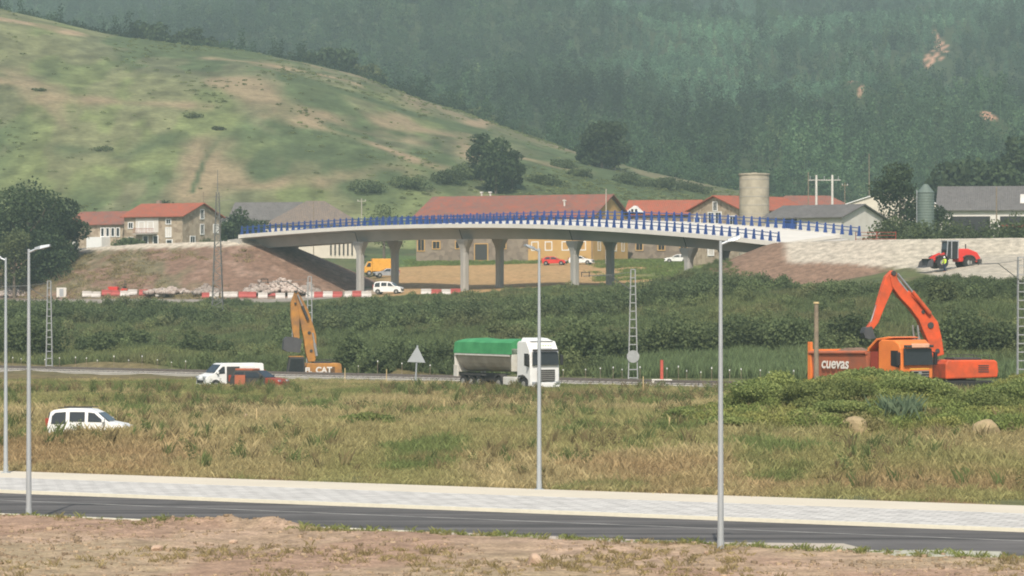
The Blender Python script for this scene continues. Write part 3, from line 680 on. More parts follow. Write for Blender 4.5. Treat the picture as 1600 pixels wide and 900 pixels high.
# ------------------------------------------------------------------ forest on the mountain
def gum(seed, h=1.):   # tall thin eucalyptus, unit height 16 m
    r = np.random.default_rng(seed); lobes = []
    for k in range(7):
        z = 6 + k * 1.5; lobes.append((r.normal(0, .9), r.normal(0, .9), z, 1.7 - k * .05, 1.7 - k * .05, 1.5))
    L = leaves(lobes, 230, .62, seed, .35)
    tr = np.array([(-.14, 0, -1), (.14, 0, -1), (.07, 0, 12), (-.07, 0, 12), (0, -.14, -1), (0, .14, -1), (0, .07, 12), (0, -.07, 12)]), np.array([(0, 1, 2, 3), (4, 5, 6, 7)]), np.full(8, 1.6)
    return join([L, tr])
def young(seed):       # young plantation tree, 7 m
    r = np.random.default_rng(seed); lobes = [(0, 0, 1.6, 1.5, 1.5, 1.2), (.2, 0, 3.2, 1.5, 1.5, 1.3), (-.2, 0, 4.7, 1.2, 1.2, 1.2), (0, 0, 5.8, .8, .8, .8)]
    return leaves(lobes, 150, .55, seed, .4)
def round_tree(seed):
    r = np.random.default_rng(seed); lobes = [(r.normal(0, 1.8), r.normal(0, 1.8), 5.5 + r.normal(0, 1.6), 2.4, 2.4, 2.1) for _ in range(8)] + [(0, 0, 3, 2.6, 2.6, 2.4)]
    return leaves(lobes, 300, .75, seed, .6)
srcs = [source('tree_shape', f, L_WOOD) for f in (gum(1), gum(2), gum(3), young(4), young(5), round_tree(6), round_tree(7))]
NF = 38000; NB = 3200
D = 700 + (2330 - 700) * rng.uniform(0, 1, NF) ** .8; u = rng.uniform(-330, 1930, NF)
u[:NB] = rng.uniform(-250, 820, NB); D[:NB] = np.interp(u[:NB], [0, 700, 1200, 1500], [1000, 960, 830, 760]) + 6 + 80 * rng.uniform(0, 1, NB) ** 1.3; X = ux(u, D)
crest_D = np.interp(u, [0, 700, 1200, 1500], [1000, 960, 830, 760]); back = (u < 1150) & (D > crest_D + 5) & (D < crest_D + 90)
on_m = (mountain(X, D) > hillz(X, D) + .3) | back; Z = H(X, D); n1 = fbm(X / 90, D / 160, 3, 81); n2 = fbm(X / 30, D / 50, 2, 82)
yg = sm((u - 760 - (1600 - D) * .25) / 260) * sm((D - 1080) / 200); yg = np.clip(yg + (n1 - .5) * 1.6, 0, 1) * sm((D - 1000) / 150)
clear = np.zeros(NF, bool)
for cx, cy, rx, ry in CLEAR: clear |= (np.hypot((X - cx) / rx, (D - cy) / ry) < 1.0) | ((np.abs(X - cx) < rx) & (D < cy) & (D > cy - min(ry, 16) * 2.2))
young_m = rng.uniform(0, 1, NF) < yg
keep = on_m & ~clear & ((D > 790) | (u > 1130)) & (young_m | (rng.uniform(0, 1, NF) < .62))
keep &= ~((D < 760) & (u < 1500))
X, D, Z, u, n1, n2, young_m = [a[keep] for a in (X, D, Z, u, n1, n2, young_m)]; n = len(X)
low = np.maximum(sm((960 - D) / 120), .95 * ((u < 850) & (D < 1100)))
idx = np.where(young_m, rng.choice([3, 4], n), np.where(rng.uniform(0, 1, n) < .38 + .55 * low, rng.choice([5, 6], n), rng.choice([0, 1, 2], n)))
s = rng.uniform(.65, 1.15, n) * np.where(young_m, 1.0, 1.0) * (1 - .3 * low)
for cx, cy, rx, ry in CLEAR:
    s = np.where((np.abs(X - cx) < rx + 1) & (D < cy) & (D > cy - ry - 60), s * .35, s)
T = np.where(young_m[:, None], np.array([.115, .21, .125]), np.array([.066, .112, .056]))
T = T * (1 + 1.3 * (n2[:, None] - .5)) * (1 + .8 * (n1[:, None] - .5)); T = T * rng.uniform(.65, 1.4, (n, 1))
gold = (rng.uniform(0, 1, n) < .06); T = np.where(gold[:, None], T * np.array([1.5, 1.25, 1.2]), T)
scatter('forest', srcs, np.stack([X, D, Z - .3], 1), rng.uniform(0, 6.3, n), s[:, None] * np.ones((n, 3)) * rng.uniform(.9, 1.1, (n, 3)), idx, T)

# ------------------------------------------------------------------ single trees and shrubs
TREE_DARK = leaf_mat('tree_leaves', (.035, .058, .030), (.085, .12, .052))
TREE_MID = leaf_mat('pale_tree_leaves', (.09, .115, .05), (.16, .185, .08))
SHRUB = leaf_mat('shrub_leaves', (.075, .105, .048), (.15, .185, .08))
BRAMBLE = leaf_mat('bramble_leaves', (.13, .18, .06), (.32, .35, .12))
GREYGREEN = leaf_mat('reed_leaves', (.09, .135, .085), (.17, .22, .13))
def crown_lobes(seed, w, h, base, n=11):
    r = np.random.default_rng(seed); out = [(0, 0, base + h * .45, w * .34, w * .34, h * .40)]
    for k in range(n):
        q = 2.4 * k + r.uniform(0, .7); t = r.uniform(.12, .92); rr = w * .5 * math.sqrt(max(.08, 1 - (2 * t - .75) ** 2)) * r.uniform(.45, .85)
        s = w * r.uniform(.16, .26); out.append((rr * cos(q), rr * sin(q), base + h * t, s, s, s * r.uniform(.65, .95)))
    return out
def tree(label, u, y, D, w, h, m=None, seed=0, n=2600, leaf=None, base=.18, name='broadleaf_tree', cat='tree', group='single trees and clumps', z=None, x=None):
    X_ = ux(u, D) if x is None else x; z_ = Hs(X_, D) if z is None else z
    r = random.Random(seed); t = thing(name, label, cat, (X_, D, z_ - .1), r.uniform(0, 6.28), group)
    cb = h * base; V, F, T_ = leaves(crown_lobes(seed, w, h - cb, cb), n, leaf or w * .065, seed, .55)
    mb = MB(); mb.cyl((0, 0, -.6), (0, 0, h * .35), w * .032 + .05, w * .024, 8); mb.cyl((0, 0, h * .35), (w * .02, 0, h * .8), w * .024, w * .006, 7)
    for k in range(5):
        q = 1.3 * k; mb.cyl((0, 0, h * (.25 + .07 * k)), (w * .32 * cos(q), w * .32 * sin(q), h * (.5 + .07 * k)), w * .014, w * .004, 6)
    obj('trunk', mb, M['bark'], t); link('crown', arr_mesh('crown', V, F, T_), m or TREE_DARK, t); return t
def shrub(label, u, D, w, h, m=None, seed=0, n=1800, leaf=None, name='shrub', cat='shrub', group='single shrubs', x=None, z=None):
    X_ = ux(u, D) if x is None else x; z_ = Hs(X_, D) if z is None else z
    r = np.random.default_rng(seed); lobes = []
    for k in range(10):
        q = 2.4 * k; rr = w * .36 * math.sqrt(k / 10); s = w * r.uniform(.14, .24); lobes.append((rr * cos(q), rr * sin(q) * .8, h * r.uniform(.25, .72) * (1 - .4 * k / 10), s, s, h * r.uniform(.2, .3)))
    V, F, T_ = leaves(lobes, n, leaf or w * .05, seed, .5)
    o = link(name, arr_mesh(name, V, F, T_), m or SHRUB); o.location = (X_, D, z_); return props(o, label, cat, group)
# ------------------------------------------------------------------ the flyover
BP0, BP1 = np.array([-42.9, 501.6]), np.array([34.4, 410.0]); BV = BP1 - BP0; BL = float(np.hypot(*BV)); BE = BV / BL; BN = np.array([-BE[1], BE[0]])
EDGE_U = [360, 378, 420, 450, 500, 550, 600, 650, 700, 750, 800, 850, 900, 950, 1000, 1050, 1100, 1150, 1200, 1217, 1300]
EDGE_Y = [369, 366.7, 363.2, 361, 357.4, 354.4, 352.6, 351.2, 350.5, 350.3, 350.6, 351.6, 353.4, 356, 359.2, 362.8, 367, 371.5, 377, 379, 388]
def edge(t):
    x, d = BP0 + BV * t; y = np.interp(uof(x, d), EDGE_U, EDGE_Y); return x, d, ZC + (YH - y) * d / FPX
def bank(t): return .025 + .085 * float(sm(np.array((t - .1) / .85)))
def dpt(t, q, dz):
    x, d, z = edge(t); return (x + BN[0] * q, d + BN[1] * q, z + q * bank(t) + dz)
br = thing('road_bridge', 'long curved concrete flyover on paired flared piers with blue railings', 'bridge', (0, 0, 0))
TS = np.linspace(0, 1, 49)
def bloft(sec, m, name, par=None, t=TS, bevel=0):
    mb = MB(); mb.loft([[dpt(k, q, dz) for q, dz in sec] for k in t]); return obj(name, mb, m, par or br, bevel)
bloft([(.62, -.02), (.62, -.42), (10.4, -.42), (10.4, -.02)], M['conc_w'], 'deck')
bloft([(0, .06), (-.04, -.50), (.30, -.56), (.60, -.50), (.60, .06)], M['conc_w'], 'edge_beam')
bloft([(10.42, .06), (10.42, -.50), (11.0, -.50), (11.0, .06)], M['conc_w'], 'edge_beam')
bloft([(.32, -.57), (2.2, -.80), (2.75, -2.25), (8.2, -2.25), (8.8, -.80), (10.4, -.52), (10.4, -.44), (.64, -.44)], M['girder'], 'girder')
def t_of(u, q):
    lo, hi = -.1, 1.1
    for _ in range(40):
        m_ = (lo + hi) / 2; x, d, _z = dpt(m_, q, 0); lo, hi = (m_, hi) if uof(x, d) < u else (lo, m_)
    return (lo + hi) / 2
for u_ in (563, 726, 898, 1076):
    tj = t_of(u_ - 9, 2.1)
    mb = MB(); mb.loft([[dpt(k, q, dz) for q, dz in ((.25, -.60), (2.17, -.83), (2.72, -2.27), (3.2, -2.27), (2.9, -.60))] for k in (tj - .0006, tj + .0006)]); obj('expansion_joint', mb, M['chassis'], br)
    for q in (2.15, 8.75):
        t_ = t_of(u_, 2.15); x, d, z = dpt(t_, q, -2.26); g = Hs(x, d) - .6
        mb = MB(); ring = lambda w, dp, zz: [(x + BE[0] * a * w / 2 + BN[0] * b * dp / 2, d + BE[1] * a * w / 2 + BN[1] * b * dp / 2, zz)
                                           for a, b in ((-1, -.6), (-.6, -1), (.6, -1), (1, -.6), (1, .6), (.6, 1), (-.6, 1), (-1, .6))]
        mb.loft([ring(1.05, 1.05, g), ring(1.05, 1.05, z - 1.9), ring(1.35, 1.15, z - 1.35), ring(2.3, 1.5, z - .55), ring(2.6, 1.6, z - .25), ring(2.6, 1.6, z)])
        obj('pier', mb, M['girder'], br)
for t0, t1 in ((-.022, .006), (.992, 1.012)):
    mb = MB(); mb.loft([[dpt(k, q, dz) for q, dz in ((-.25, -.58), (-.25, -5.4), (11.2, -5.4), (11.2, -.58))] for k in (t0, t1)]); obj('abutment', mb, M['conc'], br)
def railing(q, t0, t1, n, par):
    mb = MB(); ks = np.linspace(t0, t1, 40)
    for dz, r_ in ((1.12, .055), (.66, .05)):
        mb.loft([[tuple(np.array(dpt(k, q, dz)) + np.array([BN[0] * a * r_, BN[1] * a * r_, b * r_])) for a, b in ((-1, -1), (1, -1), (1, 1), (-1, 1))] for k in ks])
    rl = obj('railing', mb, M['blue'], par)
    for k in np.linspace(t0, t1, n):
        x, d, z = dpt(k, q, .06); me = MB()
        def pp(a, b, zz): return (x + BE[0] * a + BN[0] * b, d + BE[1] * a + BN[1] * b, z + zz)
        me.loft([[pp(-.32, -.07, 0), (pp(.32, -.07, 0)), pp(.32, .07, 0), pp(-.32, .07, 0)], [pp(-.20, -.06, .6), pp(.20, -.06, .6), pp(.20, .06, .6), pp(-.20, .06, .6)],
                 [pp(-.07, -.055, 1.32), pp(.14, -.055, 1.32), pp(.14, .055, 1.32), pp(-.07, .055, 1.32)]])
        obj('post', me, M['blue'], rl)
    return rl
railing(.25, .005, .995, 80, br); railing(10.75, .0, 1.03, 82, br)
# rusty mesh fence carrying on beyond the flyover
f = thing('site_fence', 'thin brown site fence carrying on from the right end of the blue railing', 'fence', (0, 0, 0))
xs = [(44.6, 415.2), (47.2, 414.2), (49.6, 413.6)]; zz = 15.15
mb = MB(); [mb.beam((a[0], a[1], zz + h), (b[0], b[1], zz + h), .06) for a, b in zip(xs[:-1], xs[1:]) for h in (.25, .7, 1.1)]; obj('rail', mb, M['dark_red'], f)
for a in xs: mb = MB(); mb.cyl((a[0], a[1], zz - .8), (a[0], a[1], zz + 1.2), .05, n=6); obj('post', mb, M['dark_red'], f)

# ------------------------------------------------------------------ houses
def house(name, label, cat, L, Wd, hw, hr, wall, roof, loc, rz, over=.5, hip=0., wins=(), extra=None, frame='white', group=None, ov_e=None):
    t = thing(name, label, cat, loc, rz, group); ov_e = over if ov_e is None else ov_e
    mb = MB()
    if hip: mb.box((0, 0, hw / 2 - .8), (L, Wd, hw + 1.6))
    else:
        sec = [(-Wd / 2, -1.6), (Wd / 2, -1.6), (Wd / 2, hw), (0, hw + hr), (-Wd / 2, hw)]
        mb.loft([[(x, y, z) for y, z in sec] for x in (-L / 2, L / 2)])
    w = obj('wall', mb, wall, t)
    mb = MB(); th = .16; sl = hr / (Wd / 2); e = Wd / 2 + over; ze = hw - over * sl
    if hip:
        lx = L / 2 + over; rx = lx - hip
        mb.add([(-lx, -e, ze), (lx, -e, ze), (lx, e, ze), (-lx, e, ze), (-rx, 0, hw + hr), (rx, 0, hw + hr), (-lx, -e, ze + th), (lx, -e, ze + th), (lx, e, ze + th), (-lx, e, ze + th), (-rx, 0, hw + hr + th), (rx, 0, hw + hr + th)],
               [(0, 1, 2, 3), (6, 7, 11, 10), (7, 8, 11), (8, 9, 10, 11), (9, 6, 10), (0, 1, 7, 6), (1, 2, 8, 7), (2, 3, 9, 8), (3, 0, 6, 9)])
    else:
        for sgn in (-1, 1):
            mb.loft([[(x, sgn * e, ze + .03), (x, sgn * e, ze + th + .03), (x, -sgn * .02, hw + hr + th + .04), (x, -sgn * .02, hw + hr + .04)] for x in (-L / 2 - ov_e, L / 2 + ov_e)])
    r = obj('roof', mb, roof, t)
    for wn in wins:
        face, a, z, ww, hh = wn[:5]; kind = wn[5] if len(wn) > 5 else 'window'; pm = wn[6] if len(wn) > 6 else 'glass'; fm = wn[7] if len(wn) > 7 else frame; fw = .16
        def P(s, out, zz, sx, so_, sz):
            if face == 'F': return (s, -Wd / 2 - out, zz), (sx, so_, sz)
            if face == 'R': return (L / 2 + out, s, zz), (so_, sx, sz)
            return (-L / 2 - out, s, zz), (so_, sx, sz)
        mf = MB()
        for s_, zz, sx, sz in ((a - ww / 2 - fw / 2, z, fw, hh + 2 * fw), (a + ww / 2 + fw / 2, z, fw, hh + 2 * fw), (a, z + hh / 2 + fw / 2, ww, fw), (a, z - hh / 2 - fw / 2, ww, fw)):
            mf.box(*P(s_, .05, zz, sx, .14, sz))
        if kind == 'window' and ww > .7: mf.box(*P(a, .045, z, .06, .08, hh))
        fo = obj(kind, mf, M[fm], t); mp = MB(); mp.box(*P(a, .02, z, ww, .06, hh)); obj('pane' if pm == 'glass' else 'leaf', mp, M[pm], fo)
    if extra: extra(t)
    return t
def corner(u, D, lx, ly, rz, z):
    """where a building stands, given its nearest corner"""
    return (ux(u, D) - (lx * cos(rz) - ly * sin(rz)), D - (lx * sin(rz) + ly * cos(rz)), z)

rz = R(-30); L_, W_ = 12.8, 11.8
def balcony(t):
    mb = MB(); mb.box((-1.3, -W_ / 2 - .6, 2.35), (4.6, 1.2, .16)); b = obj('balcony', mb, M['conc'], t)
    mb = MB(); mb.box((-1.3, -W_ / 2 - 1.15, 3.3), (4.6, .05, .06)); [mb.box((-3.5 + .36 * k, -W_ / 2 - 1.15, 2.85), (.05, .05, .9)) for k in range(13)]; obj('balcony_railing', mb, M['dark_red'], b)
    mb = MB(); mb.box((-1.3, -W_ / 2 - .04, 3.9), (5.0, .1, 2.6)); obj('plaster_bay', mb, M['whitew'], t)
    mb = MB(); mb.box((-4.2, 1.6, 8.0), (.7, .7, 1.1)); obj('chimney', mb, M['stone2'], t)
house('farmhouse', 'stone farmhouse with a new red tiled roof, white balcony bay and gable windows', 'house', L_, W_, 5.5, 2.25, M['stone'], M['tiles'], corner(285, 566, L_ / 2, -W_ / 2, rz, 16.6), rz, over=.6,
      wins=[('F', -4.9, 3.9, .9, .9), ('F', -4.9, 1.2, .8, 1.0), ('F', -2.5, 3.6, 1.1, 1.7, 'window', 'whitew'), ('F', -.5, 3.6, 1.1, 1.7, 'window', 'whitew'), ('F', -1.6, 1.0, .9, 1.9, 'door', 'glass'), ('F', .6, 1.0, .9, 1.9, 'door', 'glass'), ('F', 3.4, 4.5, .9, .7), ('F', 3.4, 2.6, 1.0, 1.5, 'window', 'whitew'), ('F', 3.6, .4, 1.1, 1.6, 'door', 'glass'),
            ('R', 0, 5.9, .9, 1.5), ('R', 0, 3.2, .9, 1.6), ('R', 4.2, 3.4, 1.3, 1.3, 'window', 'whitew'), ('R', -2.9, 1.2, 1.3, 1.3, 'window', 'glass')], extra=balcony)
L2, W2 = 12.5, 9.
def annex(t):
    mb = MB(); mb.box((1.6, -W2 / 2 - 1.3, .3), (3.4, 2.6, 3.6)); obj('annex', mb, M['white'], t)
house('farmhouse', 'older stone farmhouse with weathered red roof between the big tree and the taller farmhouse', 'house', L2, W2, 4.5, 2.2, M['stone'], M['tiles_old'], corner(193, 575, L2 / 2, -W2 / 2, rz, 16.4), rz,
      wins=[('F', 1.6 + k * 1.15, 3.0, .6, 1.4) for k in range(4)] + [('F', -4.5, .4, 1.0, 1.6, 'door', 'whitew')], extra=annex)
house('slate_barn', 'grey roofed barn half hidden behind trees at the foot of the pasture', 'barn', 13, 9, 5.5, 3.2, M['whitew'], M['slate'], (ux(420, 632), 632, 17.5), R(-12), wins=[('R', 0, 5.5, .9, 1.0)])
house('white_shed', 'small white shed with grey roof just right of the red roofed farmhouse', 'shed', 6.5, 5, 4.4, 1.5, M['whitew'], M['slate'], (ux(338, 597), 597, 16.6), R(-52), over=.3, wins=[('F', 0, 2.2, .9, 1.0)])
def slats(t):
    for k in range(6): mb = MB(); mb.box((3.4 + k * .8, -8.12, 2.0), (.3, .12, 2.6)); obj('shutter', mb, M['chassis'], t)
    mb = MB(); mb.box((1.2, .5, 9.6), (.6, .6, .8)); obj('chimney', mb, M['tiles_old'], t)
house('hip_roofed_barn', 'large barn with a grey brown hipped roof rising above the left of the bridge', 'barn', 17.6, 16, 6.6, 4.4, M['creamw'], M['brownroof'], (ux(493, 612), 612, 14.9), R(0), hip=7.6, extra=slats)
# long barn behind the middle of the bridge
rz = R(-25); L3, W3 = 34., 15.9
def barnx(t):
    mb = MB(); mb.box((10.9, -W3 / 2 - .04, 3.2), (12.0, .1, 8.6)); obj('plaster_panel', mb, M['ochre'], t)
    sec = [(-W3 / 2 + .2, -.8), (W3 / 2 - .2, -.8), (W3 / 2 - .2, 7.35), (0, 11.0), (-W3 / 2 + .2, 7.35)]
    mb = MB(); mb.loft([[(x, y, z) for y, z in sec] for x in (L3 / 2 + .01, L3 / 2 + .08)]); obj('gable_plaster', mb, M['ochre'], t)
    for x, y in ((-8.4, 1.0), (-6.6, .8), (10.2, -4.4)): mb = MB(); mb.cyl((x, y, 9.2), (x, y, 12.2 if y > 0 else 10.4), .16, n=8); mb.box((x, y, 12.2 if y > 0 else 10.4), (.5, .5, .25)); obj('vent', mb, M['dirty_white'], t)
house('long_barn', 'long two storey barn with weathered red roof and yellow ochre gable behind the bridge', 'barn', L3, W3, 7.6, 3.75, M['stone2'], M['tiles_old'], corner(925, 553, L3 / 2, -W3 / 2, rz, 14.2), rz, over=.7,
      wins=[('F', -16.0, 2.7, 1.2, 1.9, 'window', 'glass', 'ochre'), ('F', -13.0, 2.7, 1.3, 1.2, 'window', 'glass', 'ochre'), ('F', -8.5, 2.7, 1.3, 1.2, 'window', 'glass', 'ochre'), ('F', -4.2, 1.4, 2.4, 2.8, 'door', 'chassis', 'ochre'), ('F', .0, 2.6, 1.1, 1.1, 'window', 'glass', 'ochre')]
      + [('F', x, 2.4, 1.1, 1.3) for x in (6.2, 8.8, 12.0, 15.2)] + [('R', y, 2.4, 1.0, 1.4) for y in (-5, -1.5, 2, 5.5)] + [('R', -3.3, 6.3, 1.4, .7), ('R', 3.3, 6.3, 1.4, .7)], extra=barnx)
def dormer(t):
    mb = MB(); sec = [(-1.7, 0), (1.7, 0), (0, 1.25)]; mb.loft([[(-4.8 + a, y, 8.35 + b) for a, b in sec] for y in (-5.3, -1.2)]); d = obj('dormer', mb, M['white'], t)
    mb = MB(); [mb.box((-4.8 + k, -5.33, 8.72), (.42, .06, .5)) for k in (-.35, .35)]; obj('window', mb, M['glass'], d)
house('tiled_house', 'brown walled house under a red roof with a little white dormer', 'house', 12.6, 9, 8.1, 2.4, M['stone2'], M['tiles'], corner(1088, 571, 6.3, -4.5, R(-12), 14.5), R(-12),
      wins=[('F', x, 5.9, 1.0, 1.3) for x in (-4.2, -1.2, 1.8, 4.6)] + [('F', x, 2.4, 1.1, 1.5, 'window', 'glass', 'ochre') for x in (-4, 0, 4)], extra=dormer)
house('stone_house', 'stone gabled house with white framed windows beside the concrete silo', 'house', 15., 12.0, 7.7, 2.2, M['stone'], M['tiles'], corner(1158, 515, -7.5, -6., R(40), 14.2), R(40), over=.6,
      wins=[('L', 0, 8.3, .8, 1.3), ('L', -.75, 6.4, 1.2, 1.7), ('L', .95, 6.4, 1.2, 1.7), ('L', -4.1, 5.9, 1.2, 1.4), ('L', 4.2, 5.9, 1.2, 1.4), ('L', 1.0, 1.4, 1.2, 2.0, 'door', 'whitew')], frame='white')
house('red_roofed_house', 'low red hipped roof showing between the silo and the power pole', 'house', 15.5, 9, 9.7, 2.1, M['whitew'], M['tiles_old'], (ux(1262, 592), 592, 14.5), R(0), hip=4.2)
rz = R(-40); L4, W4 = 14., 11.
house('white_barn', 'white rendered barn with grey roof and blue door at the right end of the bridge', 'barn', L4, W4, 5.6, 1.85, M['whitew'], M['slate'], corner(1315, 478, L4 / 2, -W4 / 2, rz, 14.2), rz, over=.55,
      wins=[('F', -2.2, 4.0, 1.8, 2.8, 'door', 'blue', 'chassis')])
house('cream_shed', 'cream shed with pale roof peeking out left of the tall dark tree', 'shed', 12, 15, 9.2, 2.4, M['creamw'], M['white'], (ux(1392, 546), 546, 14.2), R(84), over=.3)
def sky_l(t):
    for k, x in enumerate((-9, -2.5, 4, 11)):
        mb = MB(); y0, y1 = (-8.2, -4.2); f_ = lambda y: 7.75 + (10 + y) / 10 * 3.95 + .27
        mb.sheet([(x, y0, f_(y0)), (x + .9, y0, f_(y0)), (x + .9, y1, f_(y1)), (x, y1, f_(y1))], .06); obj('skylight', mb, M['whitew'], t)
    for k in range(5): mb = MB(); mb.box((-17 + 8 * k, -10.05, 4.8), (6.4, .12, 3.6)); obj('bay_shade_panel', mb, M['black'], t)  # flat black panels stand in for the shade inside the open bays
    mb = MB(); mb.box((-5, -10.3, 5.0), (14, .2, .35)); obj('beam', mb, M['dark_red'], t)
house('industrial_barn', 'very large grey corrugated barn roof with pale skylights at the far right', 'barn', 44, 20, 7.7, 3.95, M['whitew'], M['slate'], (ux(1470, 530) + 22.0, 528, 14.3), R(-9.5), over=.6, extra=sky_l)
# silos
t = thing('concrete_silo', 'round stained concrete silo standing between the stone house and white barn', 'silo', (ux(1178.5, 499), 499, 14.1))
mb = MB(); mb.cyl((0, 0, -1), (0, 0, 12.7), 2.33, n=40)
m_silo = mat('stained_concrete', (.54, .48, .37), .9, scale=.6, col2=(.34, .30, .23), bump=.2, bscale=5); obj('shell', mb, m_silo, t)
for k in range(9): mb = MB(); mb.cyl((0, 0, 1.2 + k * 1.35), (0, 0, 1.27 + k * 1.35), 2.37, n=40); obj('band', mb, M['conc'], t)
mb = MB(); mb.cyl((0, 0, 12.7), (0, 0, 12.95), 2.45, n=40); mb.cyl((0, 0, 12.9), (0, 0, 13.1), .5, n=12); obj('cap', mb, m_silo, t)
t = thing('feed_silo', 'slim grey green corrugated feed silo with conical cap by the dark tree', 'silo', (ux(1446.5, 470), 470, 14.2))
m_fs = mat('grey_green_sheet', (.15, .19, .165), .6, .2, scale=.8)
mb = MB(); rings = [[(r_ * cos(2 * pi * k / 28), r_ * sin(2 * pi * k / 28), z) for k in range(28)] for j in range(44) for r_, z in (((1.27 if j % 2 else 1.235), .3 + j * .2),)]
mb.loft(rings); obj('tank', mb, m_fs, t)
mb = MB(); mb.cyl((0, 0, 8.95), (0, 0, 10.2), 1.3, .3, 28); obj('cap', mb, m_fs, t)
for k in range(4): q = pi / 4 + k * pi / 2; mb = MB(); mb.cyl((1.1 * cos(q), 1.1 * sin(q), -.8), (1.1 * cos(q), 1.1 * sin(q), .5), .08, n=6); obj('leg', mb, M['galv'], t)
mb = MB(); mb.beam((-1.34, -.3, .2), (-1.34, -.3, 9.4), .06); mb.beam((-1.34, .1, .2), (-1.34, .1, 9.4), .06); [mb.beam((-1.34, -.3, .5 + .4 * k), (-1.34, .1, .5 + .4 * k), .04) for k in range(22)]; obj('ladder', mb, M['galv'], t)

# ------------------------------------------------------------------ posts, masts, lamps
def pole(label, u, ytop, D, r_=.11, name='utility_pole', m='wood', arm=0., cat='pole', z0=None, group='utility poles'):
    x = ux(u, D); zt = ZC + (YH - ytop) * D / FPX; g = Hs(x, D) if z0 is None else z0
    t = thing(name, label, cat, (x, D, g), 0, group); mb = MB(); mb.cyl((0, 0, -.5), (0, 0, zt - g), r_, r_ * .7, 8); obj('shaft', mb, M[m], t)
    if arm:
        mb = MB(); mb.beam((-arm / 2, 0, zt - g - .5), (arm / 2, 0, zt - g - .5), .1); obj('crossarm', mb, M[m], t)
        mb = MB(); [mb.cyl((k * arm * .42, 0, zt - g - .45), (k * arm * .42, 0, zt - g - .2), .06, n=6) for k in (-1, 0, 1)]; obj('insulator', mb, M['dirty_white'], t)
    return t
pole('pale utility pole standing in front of the ochre gable of the long barn', 947, 295, 538, .13, m='pale_bark')
pole('slim pole in front of the hipped grey brown roof', 490, 315, 575, .09)
pole('short pole with a small crossarm just right of the hipped roof', 565, 310, 575, .11, m='pale_bark', arm=1.6)
pole('thin pole immediately left of the twin concrete power poles', 1263, 269, 560, .12)
pole('thin leaning-free pole between the white barn ridge and the cream shed', 1320, 285, 520, .09, arm=1.0)
pole('brown pole before the low wall of the large grey barn', 1557, 292, 470, .12)
pole('slender pole rising above the dark woodland at far right', 1358, 240, 640, .12)
pole('short pole at the left of the low tree beside the farmhouse', 318, 300, 600, .08)
t = thing('power_pole', 'pair of white concrete power poles joined by one crossarm above the red roof', 'power pole', (ux(1288, 570), 570, Hs(ux(1288, 570), 570)))
for k in (-1.42, 1.42): mb = MB(); mb.cyl((k, 0, -.5), (k, 0, 15.3), .26, .19, 8); obj('shaft', mb, M['whitew'], t)
mb = MB(); mb.beam((-2.9, 0, 14.4), (2.9, 0, 14.4), .18); obj('crossarm', mb, M['conc'], t)
for k in (-2.5, 0, 2.5): mb = MB(); mb.cyl((k, 0, 14.5), (k, 0, 15.1), .08, n=6); obj('insulator', mb, M['steel'], t)
# concrete-and-wood post beside the orange lorry
t = thing('wooden_post', 'weathered wooden post standing in front of the orange lorry tailgate', 'post', (ux(1275.5, 176), 176, Hs(ux(1275.5, 176), 176)))
mb = MB(); mb.cyl((0, 0, -.4), (0, 0, 5.7), .155, .12, 10); obj('shaft', mb, M['wood'], t); mb = MB(); mb.cyl((0, 0, 5.7), (0, 0, 5.8), .17, .15, 10); obj('cap', mb, M['stake'], t)

def street_lamp(label, p2, ytop, arm_dir, arm_len, z0=.12):
    x, d = p2; h = ZC + (YH - ytop) * d / FPX - z0
    t = thing('street_lamp', label, 'street lamp', (x, d, z0), 0, 'galvanised street lamps along the new road')
    mb = MB(); mb.cyl((0, 0, .02), (0, 0, h), .105, .048, 14); obj('shaft', mb, M['galv'], t, smooth=False)
    mb = MB(); mb.box((0, 0, .015), (.38, .38, .03)); mb.cyl((0, 0, .03), (0, 0, .35), .115, n=14); obj('base_plate', mb, M['galv'], t)
    a = Vector((arm_dir[0], arm_dir[1], 0)).normalized(); e = a * arm_len
    mb = MB(); mb.cyl((0, 0, h - .12), (a.x * .35, a.y * .35, h + .02), .045, .04, 8); obj('arm', mb, M['galv'], t)
    mb = MB(); q = math.atan2(a.y, a.x); sec = lambda s, w, h0, h1: [(a.x * s - a.y * w, a.y * s + a.x * w, h0), (a.x * s + a.y * w, a.y * s - a.x * w, h0), (a.x * s + a.y * w * .7, a.y * s - a.x * w * .7, h1), (a.x * s - a.y * w * .7, a.y * s + a.x * w * .7, h1)]
    mb.loft([sec(.22, .05, h - .03, h + .05), sec(.45, .14, h + .0, h + .12), sec(arm_len, .13, h + .09, h + .17)]); obj('lamp_head', mb, M['galv'], t)
    mb = MB(); mb.loft([sec(.48, .10, h - .02, h - .0), sec(arm_len - .08, .09, h + .065, h + .085)]); obj('lens', mb, M['white_plastic'], t)
toward = (-N[0], -N[1]); away = (N[0], N[1])
street_lamp('street lamp on the far pavement at the left edge of the photo', gpt(9, 739, .12), 402.5, (-.8, .15), .75)
street_lamp('tall street lamp on the near kerb on the left with its head pointing right', gpt(45, 809, .12), 389, (.95, -.1), .8)
street_lamp('street lamp on the far pavement in the middle, in front of the white lorry cab', gpt(842.5, 765, .12), 388, (-.75, -.35), .65)
street_lamp('tallest street lamp, on the near pavement right of centre', gpt(1126, 862, .12), 376, (.75, .2), .6)

